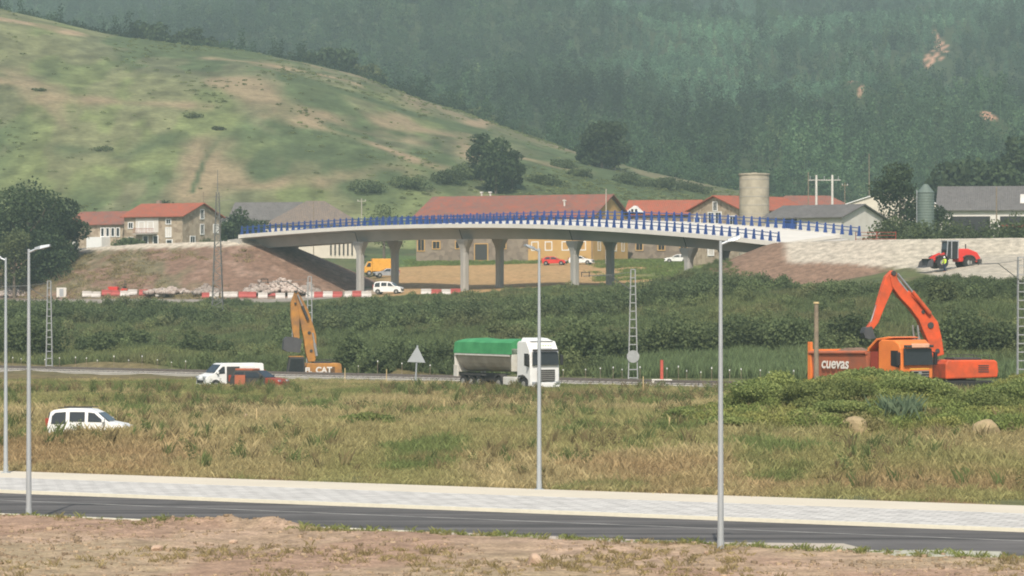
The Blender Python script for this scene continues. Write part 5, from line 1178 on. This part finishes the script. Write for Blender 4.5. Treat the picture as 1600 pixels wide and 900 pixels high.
# ---- excavators
def digger(name, label, loc, rz, col, pts_boom, pts_stick, bucket, hull, cabx, second=None, letters=None, deck=1.0, box=False, ch=1.85, pins=()):
    """local frame: x forward along the arm plane, z up"""
    t = thing(name, label, 'excavator', loc, rz)
    for s in (-1, 1):
        mb = MB(); mb.prism([(-2.1, .25), (-1.8, 0), (1.8, 0), (2.15, .3), (2.15, .65), (1.9, .9), (-1.9, .9), (-2.15, .6)], s * .95, s * 1.55); obj('track', mb, M['tyre'], t, .05)
    mb = MB(); mb.cyl((0, 0, .6), (0, 0, deck), .8, n=20); mb.box((0, 0, .6), (2.4, 1.9, .4)); obj('undercarriage', mb, M['chassis'], t)
    x0, x1, z1 = hull
    mb = MB(); mb.prism([(x0, deck + .1), (x0 - .08, deck + .5), (x0, z1 - .12), (x0 + .2, z1), (x1, z1), (x1 + .15, z1 - .25), (x1 + .15, deck)], -1.4, 1.4); h = obj('engine_housing', mb, col, t, .08)
    mb = MB(); mb.box(((x0 + x1) / 2 + .1, 0, z1 + .06), ((x1 - x0) * .55, 1.7, .14)); obj('engine_cover', mb, M['chassis'], t, .03)
    for s in (-1, 1):
        mb = MB(); [mb.box((x0 + .95, s * 1.42, z1 - .35 - .13 * k), (.7, .03, .06)) for k in range(4)]; obj('vent', mb, M['chassis'], h)
        mb = MB(); [mb.cyl((x0 + .5 + .9 * k, s * 1.3, z1), (x0 + .5 + .9 * k, s * 1.3, z1 + .3), .02, n=5) for k in range(3)]; mb.beam((x0 + .5, s * 1.3, z1 + .3), (x0 + 2.3, s * 1.3, z1 + .3), .035); obj('handrail', mb, M['chassis'], t)
    c0, c1 = cabx
    mb = MB(); mb.prism([(c0, deck), (c0, deck + ch - .1), (c0 + .12, deck + ch), (c1 - .35, deck + ch), (c1 - .05, deck + 1.1), (c1, deck)], .35, 1.4); c = obj('cab', mb, M['chassis'], t, .04)
    panel(t, 'window', [(c0 + .12, deck + .75), (c0 + .12, deck + ch - .15), (c1 - .42, deck + ch - .15), (c1 - .15, deck + .75)], 1.4, M['glass'], side=1)
    mb = MB(); mb.box(((c0 + c1) / 2 - .1, .87, deck + ch + .05), (c1 - c0 - .35, 1.0, .08)); obj('cab_roof', mb, col, t, .02)
    def limb(nm, pts, w, m_, par=None, cap=True):
        mb = MB(); rings = []
        for i, (px_, pz, hh) in enumerate(pts):
            a = Vector((pts[min(i + 1, len(pts) - 1)][0] - pts[max(i - 1, 0)][0], 0, pts[min(i + 1, len(pts) - 1)][1] - pts[max(i - 1, 0)][1])).normalized(); hh *= 1.13; nx, nz = -a.z * hh / 2, a.x * hh / 2
            rings.append([(px_ + nx, -w, pz + nz), (px_ + nx, w, pz + nz), (px_ - nx, w, pz - nz), (px_ - nx, -w, pz - nz)])
        mb.loft(rings); return obj(nm, mb, m_, par or t, .04)
    b = limb('boom', pts_boom, .30, col); s_ = limb('stick', pts_stick, .22, col)
    for nm, p0, p1, r_, m_ in (second or ()):
        mb = MB()
        for yy in ((-.42, .42) if r_ > .1 else (0,)):
            pm = [p0[i] * .45 + p1[i] * .55 for i in (0, 1)]
            mb.cyl((p0[0], yy, p0[1]), (pm[0], yy, pm[1]), r_, n=10)
        o = obj(nm, mb, m_, t); mb = MB()
        for yy in ((-.42, .42) if r_ > .1 else (0,)): mb.cyl((pm[0], yy, pm[1]), (p1[0], yy, p1[1]), r_ * .55, n=8)
        obj('piston_rod', mb, M['steel'], o)
    for px_, pz, rr in pins:
        mb = MB(); mb.cyl((px_, -.36, pz), (px_, .36, pz), rr * .6, n=12); obj('pivot_pin', mb, M['chassis'], t)
    if pins:
        mb = MB(); pp = [(a, c + h * .62) for a, c, h in pts_boom[1:]]
        for yy in (-.12, .12):
            for a, c in zip(pp[:-1], pp[1:]): mb.cyl((a[0], yy, a[1]), (c[0], yy, c[1]), .035, n=5)
        obj('hydraulic_hose', mb, M['black'], t)
    bx, bz, ang, sc = bucket
    ol = [(0, 0), (.25, .35), (.95, .25), (1.25, -.35), (1.1, -1.0), (.55, -1.25), (-.25, -1.15), (-.45, -1.0), (.25, -.95), (.75, -.75), (.85, -.3), (.55, -.02)]
    if box: ol = [(-.35, .15), (.2, .28), (1.15, .22), (1.4, -.1), (1.35, -1.05), (1.0, -1.2), (-.3, -1.15), (-.42, -.9), (.9, -.95), (1.0, -.2), (.9, -.05), (-.3, .0)]
    mb = MB(); mb.prism([((px_ * cos(ang) - pz * sin(ang)) * sc + bx, (px_ * sin(ang) + pz * cos(ang)) * sc + bz) for px_, pz in ol], -.75 * sc, .75 * sc); bk = obj('bucket', mb, mat('worn_bucket_steel', (.085, .085, .09), .6, .2, scale=3), t)
    mb = MB()
    for s in (-1, 1): mb.prism([((px_ * cos(ang) - pz * sin(ang)) * sc + bx, (px_ * sin(ang) + pz * cos(ang)) * sc + bz) for px_, pz in ol[:7]], s * .70 * sc, s * .76 * sc)
    obj('side_plate', mb, MATS['worn_bucket_steel'], bk)
    if letters:
        for tx, sz, px_, pz in letters: lettering(tx, sz, M['whitew'], t, (px_, letters_side * 1.44, pz), (R(90), 0, R(180) if letters_side > 0 else 0), 'lettering', .03)
    return t
letters_side = 1
# local x forward points to image left: heading west, a little towards the viewer
def px2l(u, y, u0, D, g, f=1.): return ((u0 - u) * D / FPX / f, ZC + (YH - y) * D / FPX - g)
D_ = 203; u0 = 1490; g = Hs(ux(u0, D_), D_) - .25; q = lambda u, y, h: (*px2l(u, y, u0, D_, g, .97), h)
digger('excavator', 'large orange excavator with its folded arm raised over the orange lorry', (ux(u0, D_), D_, g), R(180 + 14), M['orange3'],
       [q(1463, 556, .70), q(1457, 530, .85), q(1450, 509, 1.0), q(1440, 493, .80), q(1424, 477, .58), q(1406, 459, .55), q(1394, 444, .50), q(1390, 430, .35)],
       [q(1393, 424, .30), q(1388, 436, .70), q(1381, 452, .62), q(1372, 476, .48), q(1363, 502, .36), q(1352, 516, .32)],
       (*q(1357, 514, 0)[:2], R(-5), .50), (-2.4, .95, px2l(1490, 562, u0, D_, g)[1]), (2.05, 3.35), pins=[q(1450, 508, .34), q(1438, 487, .20), q(1391, 427, .26), q(1354, 513, .22), q(1461, 548, .25)],
       second=[('boom_cylinder', q(1432, 548, 0)[:2], q(1428, 508, 0)[:2], .11, M['steel']), ('stick_cylinder', q(1448, 490, 0)[:2], q(1396, 428, 0)[:2], .14, M['orange3']), ('bucket_cylinder', q(1378, 440, 0)[:2], q(1356, 506, 0)[:2], .09, M['orange3'])])
D_ = 281; u0 = 500; g = Hs(ux(u0, D_), D_) - .15; q = lambda u, y, h: (*px2l(u, y, u0, D_, g, .97), h)
digger('excavator', 'worn yellow excavator with its arm raised high behind the railway', (ux(u0, D_), D_, g), R(180 + 10), M['yellow'],
       [q(487, 565, .55), q(486, 548, .9), q(484, 525, 1.0), q(479, 505, .9), q(474, 485, .75), q(467, 466, .45), q(463, 458, .3)],
       [q(464, 456, .28), q(461, 474, .62), q(462, 495, .70), q(463, 515, .55), q(465, 534, .40)],
       (*q(466, 532, 0)[:2], R(8), .9), (-1.75, 1.2, px2l(500, 567, u0, D_, g)[1]), (1.5, 3.15), pins=[q(486, 548, .22), q(483, 520, .25), q(463, 456, .2), q(465, 534, .2), q(462, 474, .16)],
       second=[('boom_cylinder', q(494, 556, 0)[:2], q(488, 520, 0)[:2], .13, M['steel']), ('stick_cylinder', q(481, 500, 0)[:2], q(465, 460, 0)[:2], .13, M['chassis']), ('bucket_cylinder', q(458, 485, 0)[:2], q(458, 530, 0)[:2], .09, M['chassis'])],
       letters=[('CAT', .72, px2l(503, 580, u0, D_, g, 1)[0], px2l(503, 578, u0, D_, g)[1]), ('FL', .60, px2l(479, 580, u0, D_, g, 1)[0], px2l(479, 578, u0, D_, g)[1])], deck=.45, box=True, ch=2.7)

# ---- red wheel loader on the gravel ramp, and the worker beside it
D_ = 369; u0 = 1488; x = ux(u0, D_); g = Hs(x, D_); t = thing('wheel_loader', 'red wheel loader with glazed cab and grey bucket standing on the pale gravel', 'wheel loader', (x, D_, g - .02), R(180 + 16))
mb = MB(); mb.prism([(-3.05, .75), (-3.1, 1.3), (-2.7, 1.9), (-1.6, 2.3), (-.4, 2.3), (-.4, .8)], -.95, .95); obj('engine_hood', mb, M['red'], t, .10)
mb = MB(); mb.box((-2.95, 0, .85), (.5, 2.3, .55)); obj('counterweight', mb, M['chassis'], t, .06)
mb = MB(); mb.prism([(-.35, 1.1), (-.45, 3.05), (-.3, 3.15), (.85, 3.15), (1.05, 2.2), (1.05, 1.1)], -.75, .75); c = obj('cab', mb, M['glass'], t, .04)
mb = MB(); mb.box((.28, 0, 3.2), (1.6, 1.65, .14)); [mb.beam((a, s * .76, 1.2), (b, s * .76, 3.15), .10) for s in (-1, 1) for a, b in ((-.35, -.42), (.45, .42), (1.05, .9))]; obj('cab_frame', mb, M['silver'], c)
mb = MB(); mb.prism([(1.0, .8), (1.0, 1.5), (1.9, 1.55), (2.2, 1.1), (2.1, .7)], -.55, .55); obj('front_frame', mb, M['red'], t, .05)
for s in (-1, 1):
    mb = MB(); mb.loft([[(a, s * .62 + b, z + c_) for b, c_ in ((-.09, -.17), (.09, -.17), (.09, .17), (-.09, .17))] for a, z in ((1.3, 1.7), (2.2, 1.35), (3.0, .75))]); obj('lift_arm', mb, M['red'], t)
    for xx in (1.75, -1.6):
        wheel(t, xx, s * 1.25, .72, .5, .45, 'rim')
        mb = MB(); mb.prism([(xx - .85, 1.0), (xx - .6, 1.42), (xx - .2, 1.58), (xx + .3, 1.58), (xx + .7, 1.36), (xx + .7, 1.28), (xx + .3, 1.5), (xx - .2, 1.5), (xx - .55, 1.34), (xx - .78, 1.0)], s * .8, s * 1.28); obj('mudguard', mb, M['chassis'], t)
mb = MB(); mb.prism([(2.9, .95), (3.0, .25), (3.75, .12), (4.0, .1), (3.75, .22), (3.2, .35), (3.12, .95), (3.3, 1.15), (3.0, 1.15)], -1.3, 1.3)
for s in (-1, 1): mb.prism([(2.9, .95), (3.0, .25), (3.75, .12), (3.55, .8), (3.1, 1.15)], s * 1.27, s * 1.33)
obj('bucket', mb, MATS['worn_bucket_steel'], t)
mb = MB(); mb.cyl((-1.5, .35, 2.3), (-1.5, .35, 2.85), .07, n=8); obj('exhaust_pipe', mb, M['black'], t)

def person(label, loc, rz, s=1.0):
    t = thing('person', label, 'person', loc, rz); import bmesh
    J = dict(pel=(0, 0, .95), ch=(.02, 0, 1.28), nk=(.02, 0, 1.50), hd=(.04, 0, 1.58), tp=(.04, 0, 1.74), sl=(.01, .19, 1.43), el=(.06, .27, 1.16), wl=(.20, .24, .95), hl=(.26, .22, .88), sr=(.01, -.19, 1.43), er=(.05, -.28, 1.15), wr=(.13, -.29, .90), hr=(.16, -.29, .82),
             jl=(0, .10, .90), kl=(.05, .12, .50), al=(-.02, .13, .09), tl=(.14, .14, .04), jr=(0, -.10, .90), kr=(.0, -.12, .50), ar=(-.08, -.13, .09), tr=(.08, -.15, .04))
    Rd = dict(pel=.15, ch=.16, nk=.06, hd=.085, tp=.08, sl=.075, el=.05, wl=.036, hl=.04, sr=.075, er=.05, wr=.036, hr=.04, jl=.105, kl=.07, al=.05, tl=.04, jr=.105, kr=.07, ar=.05, tr=.04)
    Eg = [('pel', 'ch'), ('ch', 'nk'), ('nk', 'hd'), ('hd', 'tp'), ('ch', 'sl'), ('sl', 'el'), ('el', 'wl'), ('wl', 'hl'), ('ch', 'sr'), ('sr', 'er'), ('er', 'wr'), ('wr', 'hr'), ('pel', 'jl'), ('jl', 'kl'), ('kl', 'al'), ('al', 'tl'), ('pel', 'jr'), ('jr', 'kr'), ('kr', 'ar'), ('ar', 'tr')]
    def skin(nm, keys, grow, m_, edges):
        ks = list(keys); me = bpy.data.meshes.new(nm); me.from_pydata([J[k] for k in ks], [(ks.index(a), ks.index(b)) for a, b in edges if a in ks and b in ks], [])
        o = link(nm, me, m_, t); md = o.modifiers.new('skin', 'SKIN'); sd = o.modifiers.new('sub', 'SUBSURF'); sd.levels = sd.render_levels = 2
        for i, k in enumerate(ks): me.skin_vertices[0].data[i].radius = (Rd[k] + grow, Rd[k] + grow); me.skin_vertices[0].data[i].use_root = (i == 0)
        return o
    skin('body', J.keys(), 0, M['skin'], Eg)
    skin('trousers', ['pel', 'jl', 'kl', 'al', 'jr', 'kr', 'ar'], .025, M['navy'], Eg)
    skin('jacket', ['ch', 'pel', 'nk', 'sl', 'el', 'wl', 'sr', 'er', 'wr'], .03, M['hivis'], Eg)
    mb = MB(); mb.cyl((.04, 0, 1.66), (.04, 0, 1.80), .125, .06, 14); mb.cyl((.07, 0, 1.655), (.07, 0, 1.67), .15, n=14); obj('helmet', mb, M['white'], t)
    return t
x, d = ux(1476, 365), 365; person('worker in a hi-vis yellow jacket and dark trousers standing beside the red wheel loader', (x, d, Hs(x, d)), R(-150))

# ---- plastic barriers along the works road
def barrier(col):
    mb = MB(); mb.loft([[(x_, y, z) for y, z in ((-.27, 0), (-.27, .22), (-.11, .50), (-.10, .88), (.10, .88), (.11, .50), (.27, .22), (.27, 0))] for x_ in (-.72, .72)]); return mb
us = list(np.arange(136, 262, 14.6)) + list(np.arange(321, 592, 14.9)) + list(np.arange(668, 722, 15.2))
pat = 'wwrrwwrrw' + 'rwwwrrwrwwrwrwrwrwr' + 'wrwrw'
first = {}; cnt = {'r': 0, 'w': 0}
for i, u in enumerate(us):
    c = pat[i % len(pat)]; y = float(np.interp(u, [130, 320, 480, 560, 720], [464, 466.5, 466, 464, 460.5])); x, d, z = hit(u + random.uniform(-2.5, 2.5), y + random.uniform(-.8, .8), 380, 520)
    if i in (7, 19, 27): continue
    seg = 'left row' if u < 300 else 'long row before the embankment'
    nm = dict(r='red', w='white')[c]; cnt[c] += 1
    lb = f'{nm} plastic road barrier, {nth(cnt[c] - 1)} {nm} one from the left of the works road'
    rzz = R(random.uniform(-9, 9))
    if c in first: dup(first[c], (x, d, z - .02), rzz, lb)
    else:
        t = thing('road_barrier', lb, 'barrier', (x, d, z - .02), rzz, 'red and white plastic barriers'); first[c] = t
        obj('shell', barrier(c), M['red_plastic' if c == 'r' else 'white_plastic'], t, .03)
        mb = MB(); [mb.cyl((a, 0, .86), (a, 0, .92), .06, n=8) for a in (-.4, .4)]; obj('filler_cap', mb, M['black'], t)
# small red dumper in the left row, pallets and rubble
x, d, z = hit(184, 463, 380, 520); t = thing('dumper', 'small red site dumper with a black seat among the barriers on the left', 'dumper', (x, d + 2, z), R(175))
mb = MB(); mb.prism([(.2, .7), (.1, 1.25), (.35, 1.35), (1.5, 1.35), (1.7, 1.2), (1.2, .6)], -.7, .7); obj('skip', mb, M['red'], t, .04)
mb = MB(); mb.prism([(-1.3, .45), (-1.35, 1.0), (-.6, 1.1), (-.1, .7), (-.1, .45)], -.6, .6); obj('body', mb, M['red'], t, .05)
mb = MB(); mb.box((-.75, 0, 1.22), (.4, .5, .3)); obj('seat', mb, M['black'], t); mb = MB(); [mb.beam((-.9, s * .5, 1.0), (-.9, s * .5, 2.2), .06) for s in (-1, 1)]; mb.beam((-.9, -.5, 2.2), (-.9, .5, 2.2), .06); obj('roll_bar', mb, M['chassis'], t)
for xx in (-.9, .9):
    for s in (-1, 1): wheel(t, xx, s * .85, .38, .28)
x, d, z = hit(96, 466, 380, 520); t = thing('equipment_box', 'pale metal equipment cabinet beside the works road at the left', 'cabinet', (x, d, z), R(8))
mb = MB(); mb.box((0, 0, .75), (1.5, .8, 1.5)); obj('body', mb, M['whitew'], t, .04); mb = MB(); mb.box((0, -.42, .75), (.62, .03, 1.2)); obj('door', mb, M['silver'], t)
def heap(label, u, y, w, h, seed, m_, n=260):
    x, d, z = hit(u, y, 380, 530); r = np.random.default_rng(seed); parts = []
    for k in range(n):
        a = r.uniform(0, 2 * pi); q = r.uniform(0, 1) ** .6; px_, py = w / 2 * q * cos(a), w / 3 * q * sin(a); pz = h * (1 - q) * r.uniform(.2, 1)
        V, F, T_ = pebble(int(r.integers(1e6))); s = r.uniform(.12, .5); c, s2 = cos(a * 3), sin(a * 3)
        V = V * s * 1.4; V = np.stack([V[:, 0] * c - V[:, 1] * s2, V[:, 0] * s2 + V[:, 1] * c, V[:, 2]], 1) + np.array([px_, py, pz]); parts.append((V, F, T_))
    o = link('rubble_heap', arr_mesh('rubble_heap', *join(parts)), m_); o.location = (x, d, z); props(o, label, 'rubble', 'rubble heaps by the works road')
MR = leaf_mat('pale_rubble', (.40, .30, .26), (.66, .58, .52))
heap('largest pale rubble heap at the foot of the embankment, behind the excavator arm', 440, 459, 7, 2.4, 1, MR, 420)
heap('pale rubble heap left of the largest one', 405, 461, 5, 1.8, 2, MR)
heap('low rubble heap right of the largest one in the bridge shade', 482, 459, 4, 1.6, 3, MR)
heap('low pale rubble strip beside the left barriers', 265, 459, 8, .8, 4, MR)
heap('small pale rubble heap behind the lattice tower', 322, 459, 4.5, 1.2, 5, MR)
heap('pale rubble beside the leftmost lamp posts on the works ground', 20, 463, 7, 1.3, 6, MR)
# ------------------------------------------------------------------ trees and shrubs that stand alone
tree('largest tree, dark and broad, at the left edge beside the old farmhouse', 45, 0, 505, 14.5, 20.5, seed=11, n=13000, leaf=.40, base=.04, z=8.5)
tree('second dark tree leaning into the farmhouse roof, right of the largest tree', 92, 0, 511, 9.5, 13.5, seed=12, n=6500, leaf=.42, base=.04, z=10.2)
tree('paler tree in front of the largest tree at the left edge', 22, 0, 498, 7.5, 11.5, m=TREE_MID, seed=13, n=3000, leaf=.35, z=7.6)
shrub('dark shrub against the wall of the old farmhouse', 205, 552, 7.5, 3.6, seed=14, z=15.2)
shrub('low shrub at the corner of the tall farmhouse gable', 323, 552, 3.4, 2.6, seed=15, z=15.8, n=900)
tree('rounded dark tree rising behind the farmhouse roof', 255, 0, 625, 6.5, 8.0, seed=16, n=1800, z=18.5)
tree('dark tree between the farmhouse and the grey barn', 372, 0, 588, 8.5, 8.2, seed=17, n=2500, z=15.2)
tree('small dark tree beside the grey barn', 398, 0, 600, 5.5, 6.2, seed=18, n=1500, z=16.2)
tree('pale sparse tree with bare branches behind the blue railing', 600, 0, 590, 8.5, 10.5, m=TREE_MID, seed=19, n=1700, leaf=.35, z=14.6)
for i, (u_, D_, w, h, lb) in enumerate([(775, 700, 10, 11.5, 'large dark tree on the hillside above the long barn'), (752, 712, 8, 10.5, 'dark tree on the left of the large one above the long barn'),
      (800, 706, 7, 8, 'lower dark tree on the right of the large one above the long barn'), (940, 800, 12, 12.5, 'large dark tree on the hill shoulder above the red dormer roof'),
      (960, 812, 9, 12.5, 'dark tree on the right flank of the pair on the hill shoulder'), (922, 800, 7, 8, 'smaller dark tree on the left flank of the hill shoulder pair'),
      (817, 905, 3.2, 5.5, 'tiny solitary tree on the hill crest')]):
    tree(lb, u_, 0, D_, w, h, seed=30 + i, n=3000 if w > 6 else 700, base=.03)
for i, (u_, w, h, lb) in enumerate([(490, 14, 9, 'rounded tree on the hill crest left of the widest crown'), (525, 18, 12, 'widest crown on the hill crest'), (575, 13, 9, 'grey green crown on the hill crest right of the widest crown'), (455, 9, 6, 'small crown low on the crest left of the rounded ones'),
      (645, 10, 8, 'isolated rounded tree further down the hill crest'), (748, 12, 8, 'crown beyond the crest above the dry strips'), (300, 16, 12, 'dark round crown on the crest in the upper left'), (235, 15, 13, 'dark crown highest on the left crest'), (265, 9, 8, 'narrow crown between two dark ones on the left crest')]):
    dc = float(np.interp(u_, [0, 700, 1200, 1500], [1000, 960, 830, 760])) + 14
    tree(lb, u_, 0, dc, w, h, seed=50 + i, n=3000, base=.02, m=TREE_MID if i in (2, 5) else TREE_DARK)
for i, (u_, y_, w, h, lb) in enumerate([(303, 185, 5, 2.2, 'low dark bush in the middle of the pasture'), (342, 204, 3.2, 1.8, 'small bush below the one in the middle of the pasture'), (160, 236, 6, 1.8, 'low bush on the lower left pasture'), (60, 142, 4, 1.5, 'tiny bush by the dry patch at upper left pasture')]):
    x, d, z = hit(u_, y_, 640); shrub(lb, 0, d, w, h, seed=70 + i, n=500, leaf=.35, x=x, z=z - .5, name='bush', cat='bush', group='bushes on the pasture', m=TREE_MID)
for i, (u_, y_, w, h) in enumerate([(575, 302, 9, 4), (640, 296, 10, 4.5), (700, 288, 9, 5), (722, 280, 8, 5), (850, 288, 9, 3.5), (905, 276, 7, 3), (985, 288, 10, 4), (1040, 296, 10, 4), (880, 262, 8, 3), (1085, 300, 9, 4)]):
    x, d, z = hit(u_, y_, 642); shrub(f'hedge bush at the foot of the pasture, {nth(i)} in the belt of ten', 0, d, w, h, seed=210 + i, n=1500, leaf=.4, x=x, z=z - .5, name='bush', cat='bush', group='hedge belt at the foot of the pasture')
tree('tall dark tree between the cream shed and the feed silo', 1408, 0, 492, 10, 14.6, seed=81, n=6500, leaf=.4, base=.06, z=13.6)
tree('dark tree behind the feed silo on its right', 1466, 0, 498, 5.5, 8.5, seed=82, n=2200, z=14)
for i, (u_, D_, w, h, lb) in enumerate([(1395, 455, 9, 6.5, 'broad bush under the tall dark tree'), (1440, 450, 8, 5., 'bush at the foot of the feed silo'), (1512, 452, 11, 7.0, 'broad bush in front of the large grey barn'), (1575, 450, 12, 6.6, 'hedge bush at the right edge before the large grey barn'), (1620, 452, 12, 7.0, 'bush past the hedge bush at the right edge')]):
    shrub(lb, u_, D_, w, h, seed=90 + i, n=2600, leaf=.33, z=13.8)
for i, (u_, D_, w, h, lb) in enumerate([(1490, 640, 15, 17, 'leftmost tree of the dark wood behind the large grey barn'), (1530, 655, 16, 18, 'second tree of the dark wood behind the large grey barn'), (1570, 640, 15, 18.5, 'third tree of the dark wood behind the large grey barn'),
      (1583, 665, 14, 23, 'tallest tree of the dark wood at upper right'), (1612, 640, 16, 18, 'tree at the right edge of the dark wood')]):
    tree(lb, u_, 0, D_, w, h, seed=100 + i, n=4200, base=.02, group='dark wood at the right')
# shrubs on the bank
for i, (u_, y_, w, h, lb) in enumerate([(55, 560, 6.5, 6.0, 'darkest round shrub between the two left lamp posts'), (30, 560, 5, 5.0, 'dark shrub at the left edge behind the first lamp post'), (305, 558, 4.6, 3.8, 'dark round shrub above the white van'), (345, 560, 3.4, 2.6, 'lower shrub right behind the white van roof'),
      (552, 588, 3.7, 4.4, 'dark round shrub right of the yellow excavator'), (590, 588, 3.2, 2.5, 'lower shrub right of the round one by the yellow excavator'), (905, 578, 6, 5.0, 'dark willow shrub right behind the lorry cab'), (948, 572, 6, 4.2, 'spreading willow left of the mast with the round plate'),
      (1035, 562, 7, 4.4, 'dark willow above the red marker post'), (1085, 562, 7, 4.6, 'willow just left of the tallest lamp post'), (1160, 558, 8, 4.8, 'willow just right of the tallest lamp post'), (1225, 556, 7, 4.6, 'willow left of the wooden post'),
      (1330, 552, 6, 4.0, 'willow behind the orange tipper body'), (1500, 556, 8, 5.0, 'willow behind the orange excavator engine cover'), (1560, 556, 7, 4.6, 'willow near the mast at the right edge'), (1470, 480, 3.4, 3.6, 'light green bush above the orange excavator'), (200, 548, 6, 3.6, 'wide shrub left of the dark round shrub above the van'), (150, 556, 5, 3.2, 'shrub midway between left lamps and the white van')]):
    x, d, z = hit(u_, y_, 252, 470); shrub(lb, 0, d, w, h, seed=120 + i, n=3600, leaf=.24, x=x, z=z - .3, m=TREE_MID if i == 15 else SHRUB, group='shrubs on the bank')
# brambles over the spoil heap and in the meadow
for i, (x, d, w, h, lb) in enumerate([(13.8, 165, 6.0, 2.0, 'bramble thicket at the left end of the spoil heap'), (18.4, 166.5, 6.5, 1.5, 'bramble thicket on top of the heap in front of the orange tipper body'), (16.0, 161.2, 5.5, 1.8, 'bramble thicket low on the front of the heap, right of the tallest lamp'),
      (22.2, 164.5, 5.0, .6, 'bramble thicket below the orange lorry cab'), (27.5, 168, 6.0, 1.7, 'bramble thicket below the orange excavator body'), (31.5, 168, 6.5, 1.9, 'bramble thicket at the right edge of the photo'), (23.3, 160.2, 4.2, 1.7, 'bramble clump between the two sandy scrapes'), (28.8, 160, 4.6, 1.5, 'bramble clump right of the sandy scrapes'),
      (16.5, 158.3, 5.5, 1.3, 'bramble thicket at the front foot of the heap, right of the tallest lamp'), (20.0, 162.5, 5.5, 1.6, 'bramble thicket halfway up the heap under the orange tipper body'), (25.5, 164.0, 5.5, 1.6, 'bramble thicket behind the sandy scrapes below the orange excavator'), (31.0, 163.0, 5.5, 1.7, 'bramble thicket low at the right edge of the photo'), (10.0, 166.0, 4.5, 1.1, 'low bramble trailing off behind the tallest lamp'), (12.2, 160, 5.0, .9, 'low bramble spreading left of the spoil heap'), (-.7, 167.5, 4.6, .8, 'low green bramble in the meadow below the white lorry'), (-7.5, 166, 4.6, 1.1, 'grey green thicket in the meadow left of the lorry'), (-20.5, 172, 2.0, .9, 'small green clump right of the white car in the grass')]):
    shrub(lb, 0, d, w, h, seed=150 + i, n=int(3600 * w), leaf=.10, x=x, z=Hs(x, d) - .25, m=BRAMBLE, name='bramble', cat='bramble', group='brambles in the meadow')
mb = MB()
V, F, T_ = join([tuple(a) for a in (tuft(320, 1.3, .018, .45, 201, .35),)]); o = link('reed_clump', arr_mesh('reed_clump', V, F, T_), GREYGREEN); o.location = (19.1, 157.3, Hs(19.1, 157.3)); props(o, 'tall grey green reed clump in front of the spoil heap', 'reeds')
# rocks
def rock(label, u, y, w, h, m=None):
    x, d, z = hit(u, y, 85, 240); r = np.random.default_rng(int(u)); import bmesh
    me = bpy.data.meshes.new('rock'); bm = bmesh.new(); bmesh.ops.create_icosphere(bm, subdivisions=3, radius=.5)
    k = r.normal(size=(6, 3)); k /= np.linalg.norm(k, axis=1)[:, None]
    for v in bm.verts:
        c = np.array(v.co); s = 1.
        for q in k:
            dd = c @ q
            if dd > .34: c = c - q * (dd - .34) * .85
        v.co = (c[0] * w, c[1] * w * .8, c[2] * h * 1.3)
    bm.to_mesh(me); bm.free(); o = link('rock', me, m or M2); o.location = (x, d, z + h * (.22 if m is None else .05)); o.rotation_euler = (0, 0, r.uniform(0, 6)); return props(o, label, 'rock', 'loose rocks')
M2 = mat('pale_pink_rock', (.50, .37, .27), .9, scale=4, col2=(.40, .27, .19), bump=.4)
M3 = mat('sandy_boulder', (.40, .30, .18), .95, scale=2.5, col2=(.26, .22, .11), bump=.6)
rock('largest pale rock, on the bare soil below the middle lamp', 836, 886, .62, .42)
rock('rounded pale rock on the bare soil at lower left', 246, 862, .42, .24)
rock('pale rock in the grass between the middle lamp and the tallest lamp', 1053, 754, .34, .16)
rock('pale rock in the grass just right of the tallest lamp', 1178, 757, .26, .14)
rock('small upright rock in the grass, second right of the tallest lamp', 1269, 757, .18, .16)
rock('pale rock at the foot of the survey stake below the white van', 403, 667, .42, .26)
rock('reddish rock left of the stake below the white van', 384, 660, .40, .55)
rock('flat stone beside the base of the tallest lamp', 1104, 867, .26, .10)
rock('dark flat rock on the bare soil at lower left', 365, 850, .34, .14)
rock('sandy boulder at the foot of the spoil heap, nearest the tallest lamp', 1336, 680, 1.7, 1.0, M3)
rock('sandy boulder at the foot of the heap, farthest right', 1538, 684, 2.1, 1.35, M3)
rock('smaller sandy boulder between the two larger ones at the heap foot', 1447, 667, 1.1, .7, M3)
# haze
mb = MB(); mb.box((0, 1210, 148), (1900, 2470, 302)); hz = obj('haze', mb, None); hz['kind'] = 'stuff'
m = bpy.data.materials.new('haze'); m.use_nodes = True; t = m.node_tree; t.nodes.remove(t.nodes['Principled BSDF'])
pv = t.nodes.new('ShaderNodeVolumePrincipled'); pv.inputs['Density'].default_value = HAZE_DENSITY; pv.inputs['Color'].default_value = (.70, .90, .88, 1); pv.inputs['Anisotropy'].default_value = .1
t.links.new(pv.outputs[0], t.nodes['Material Output'].inputs['Volume']); hz.data.materials.append(m)
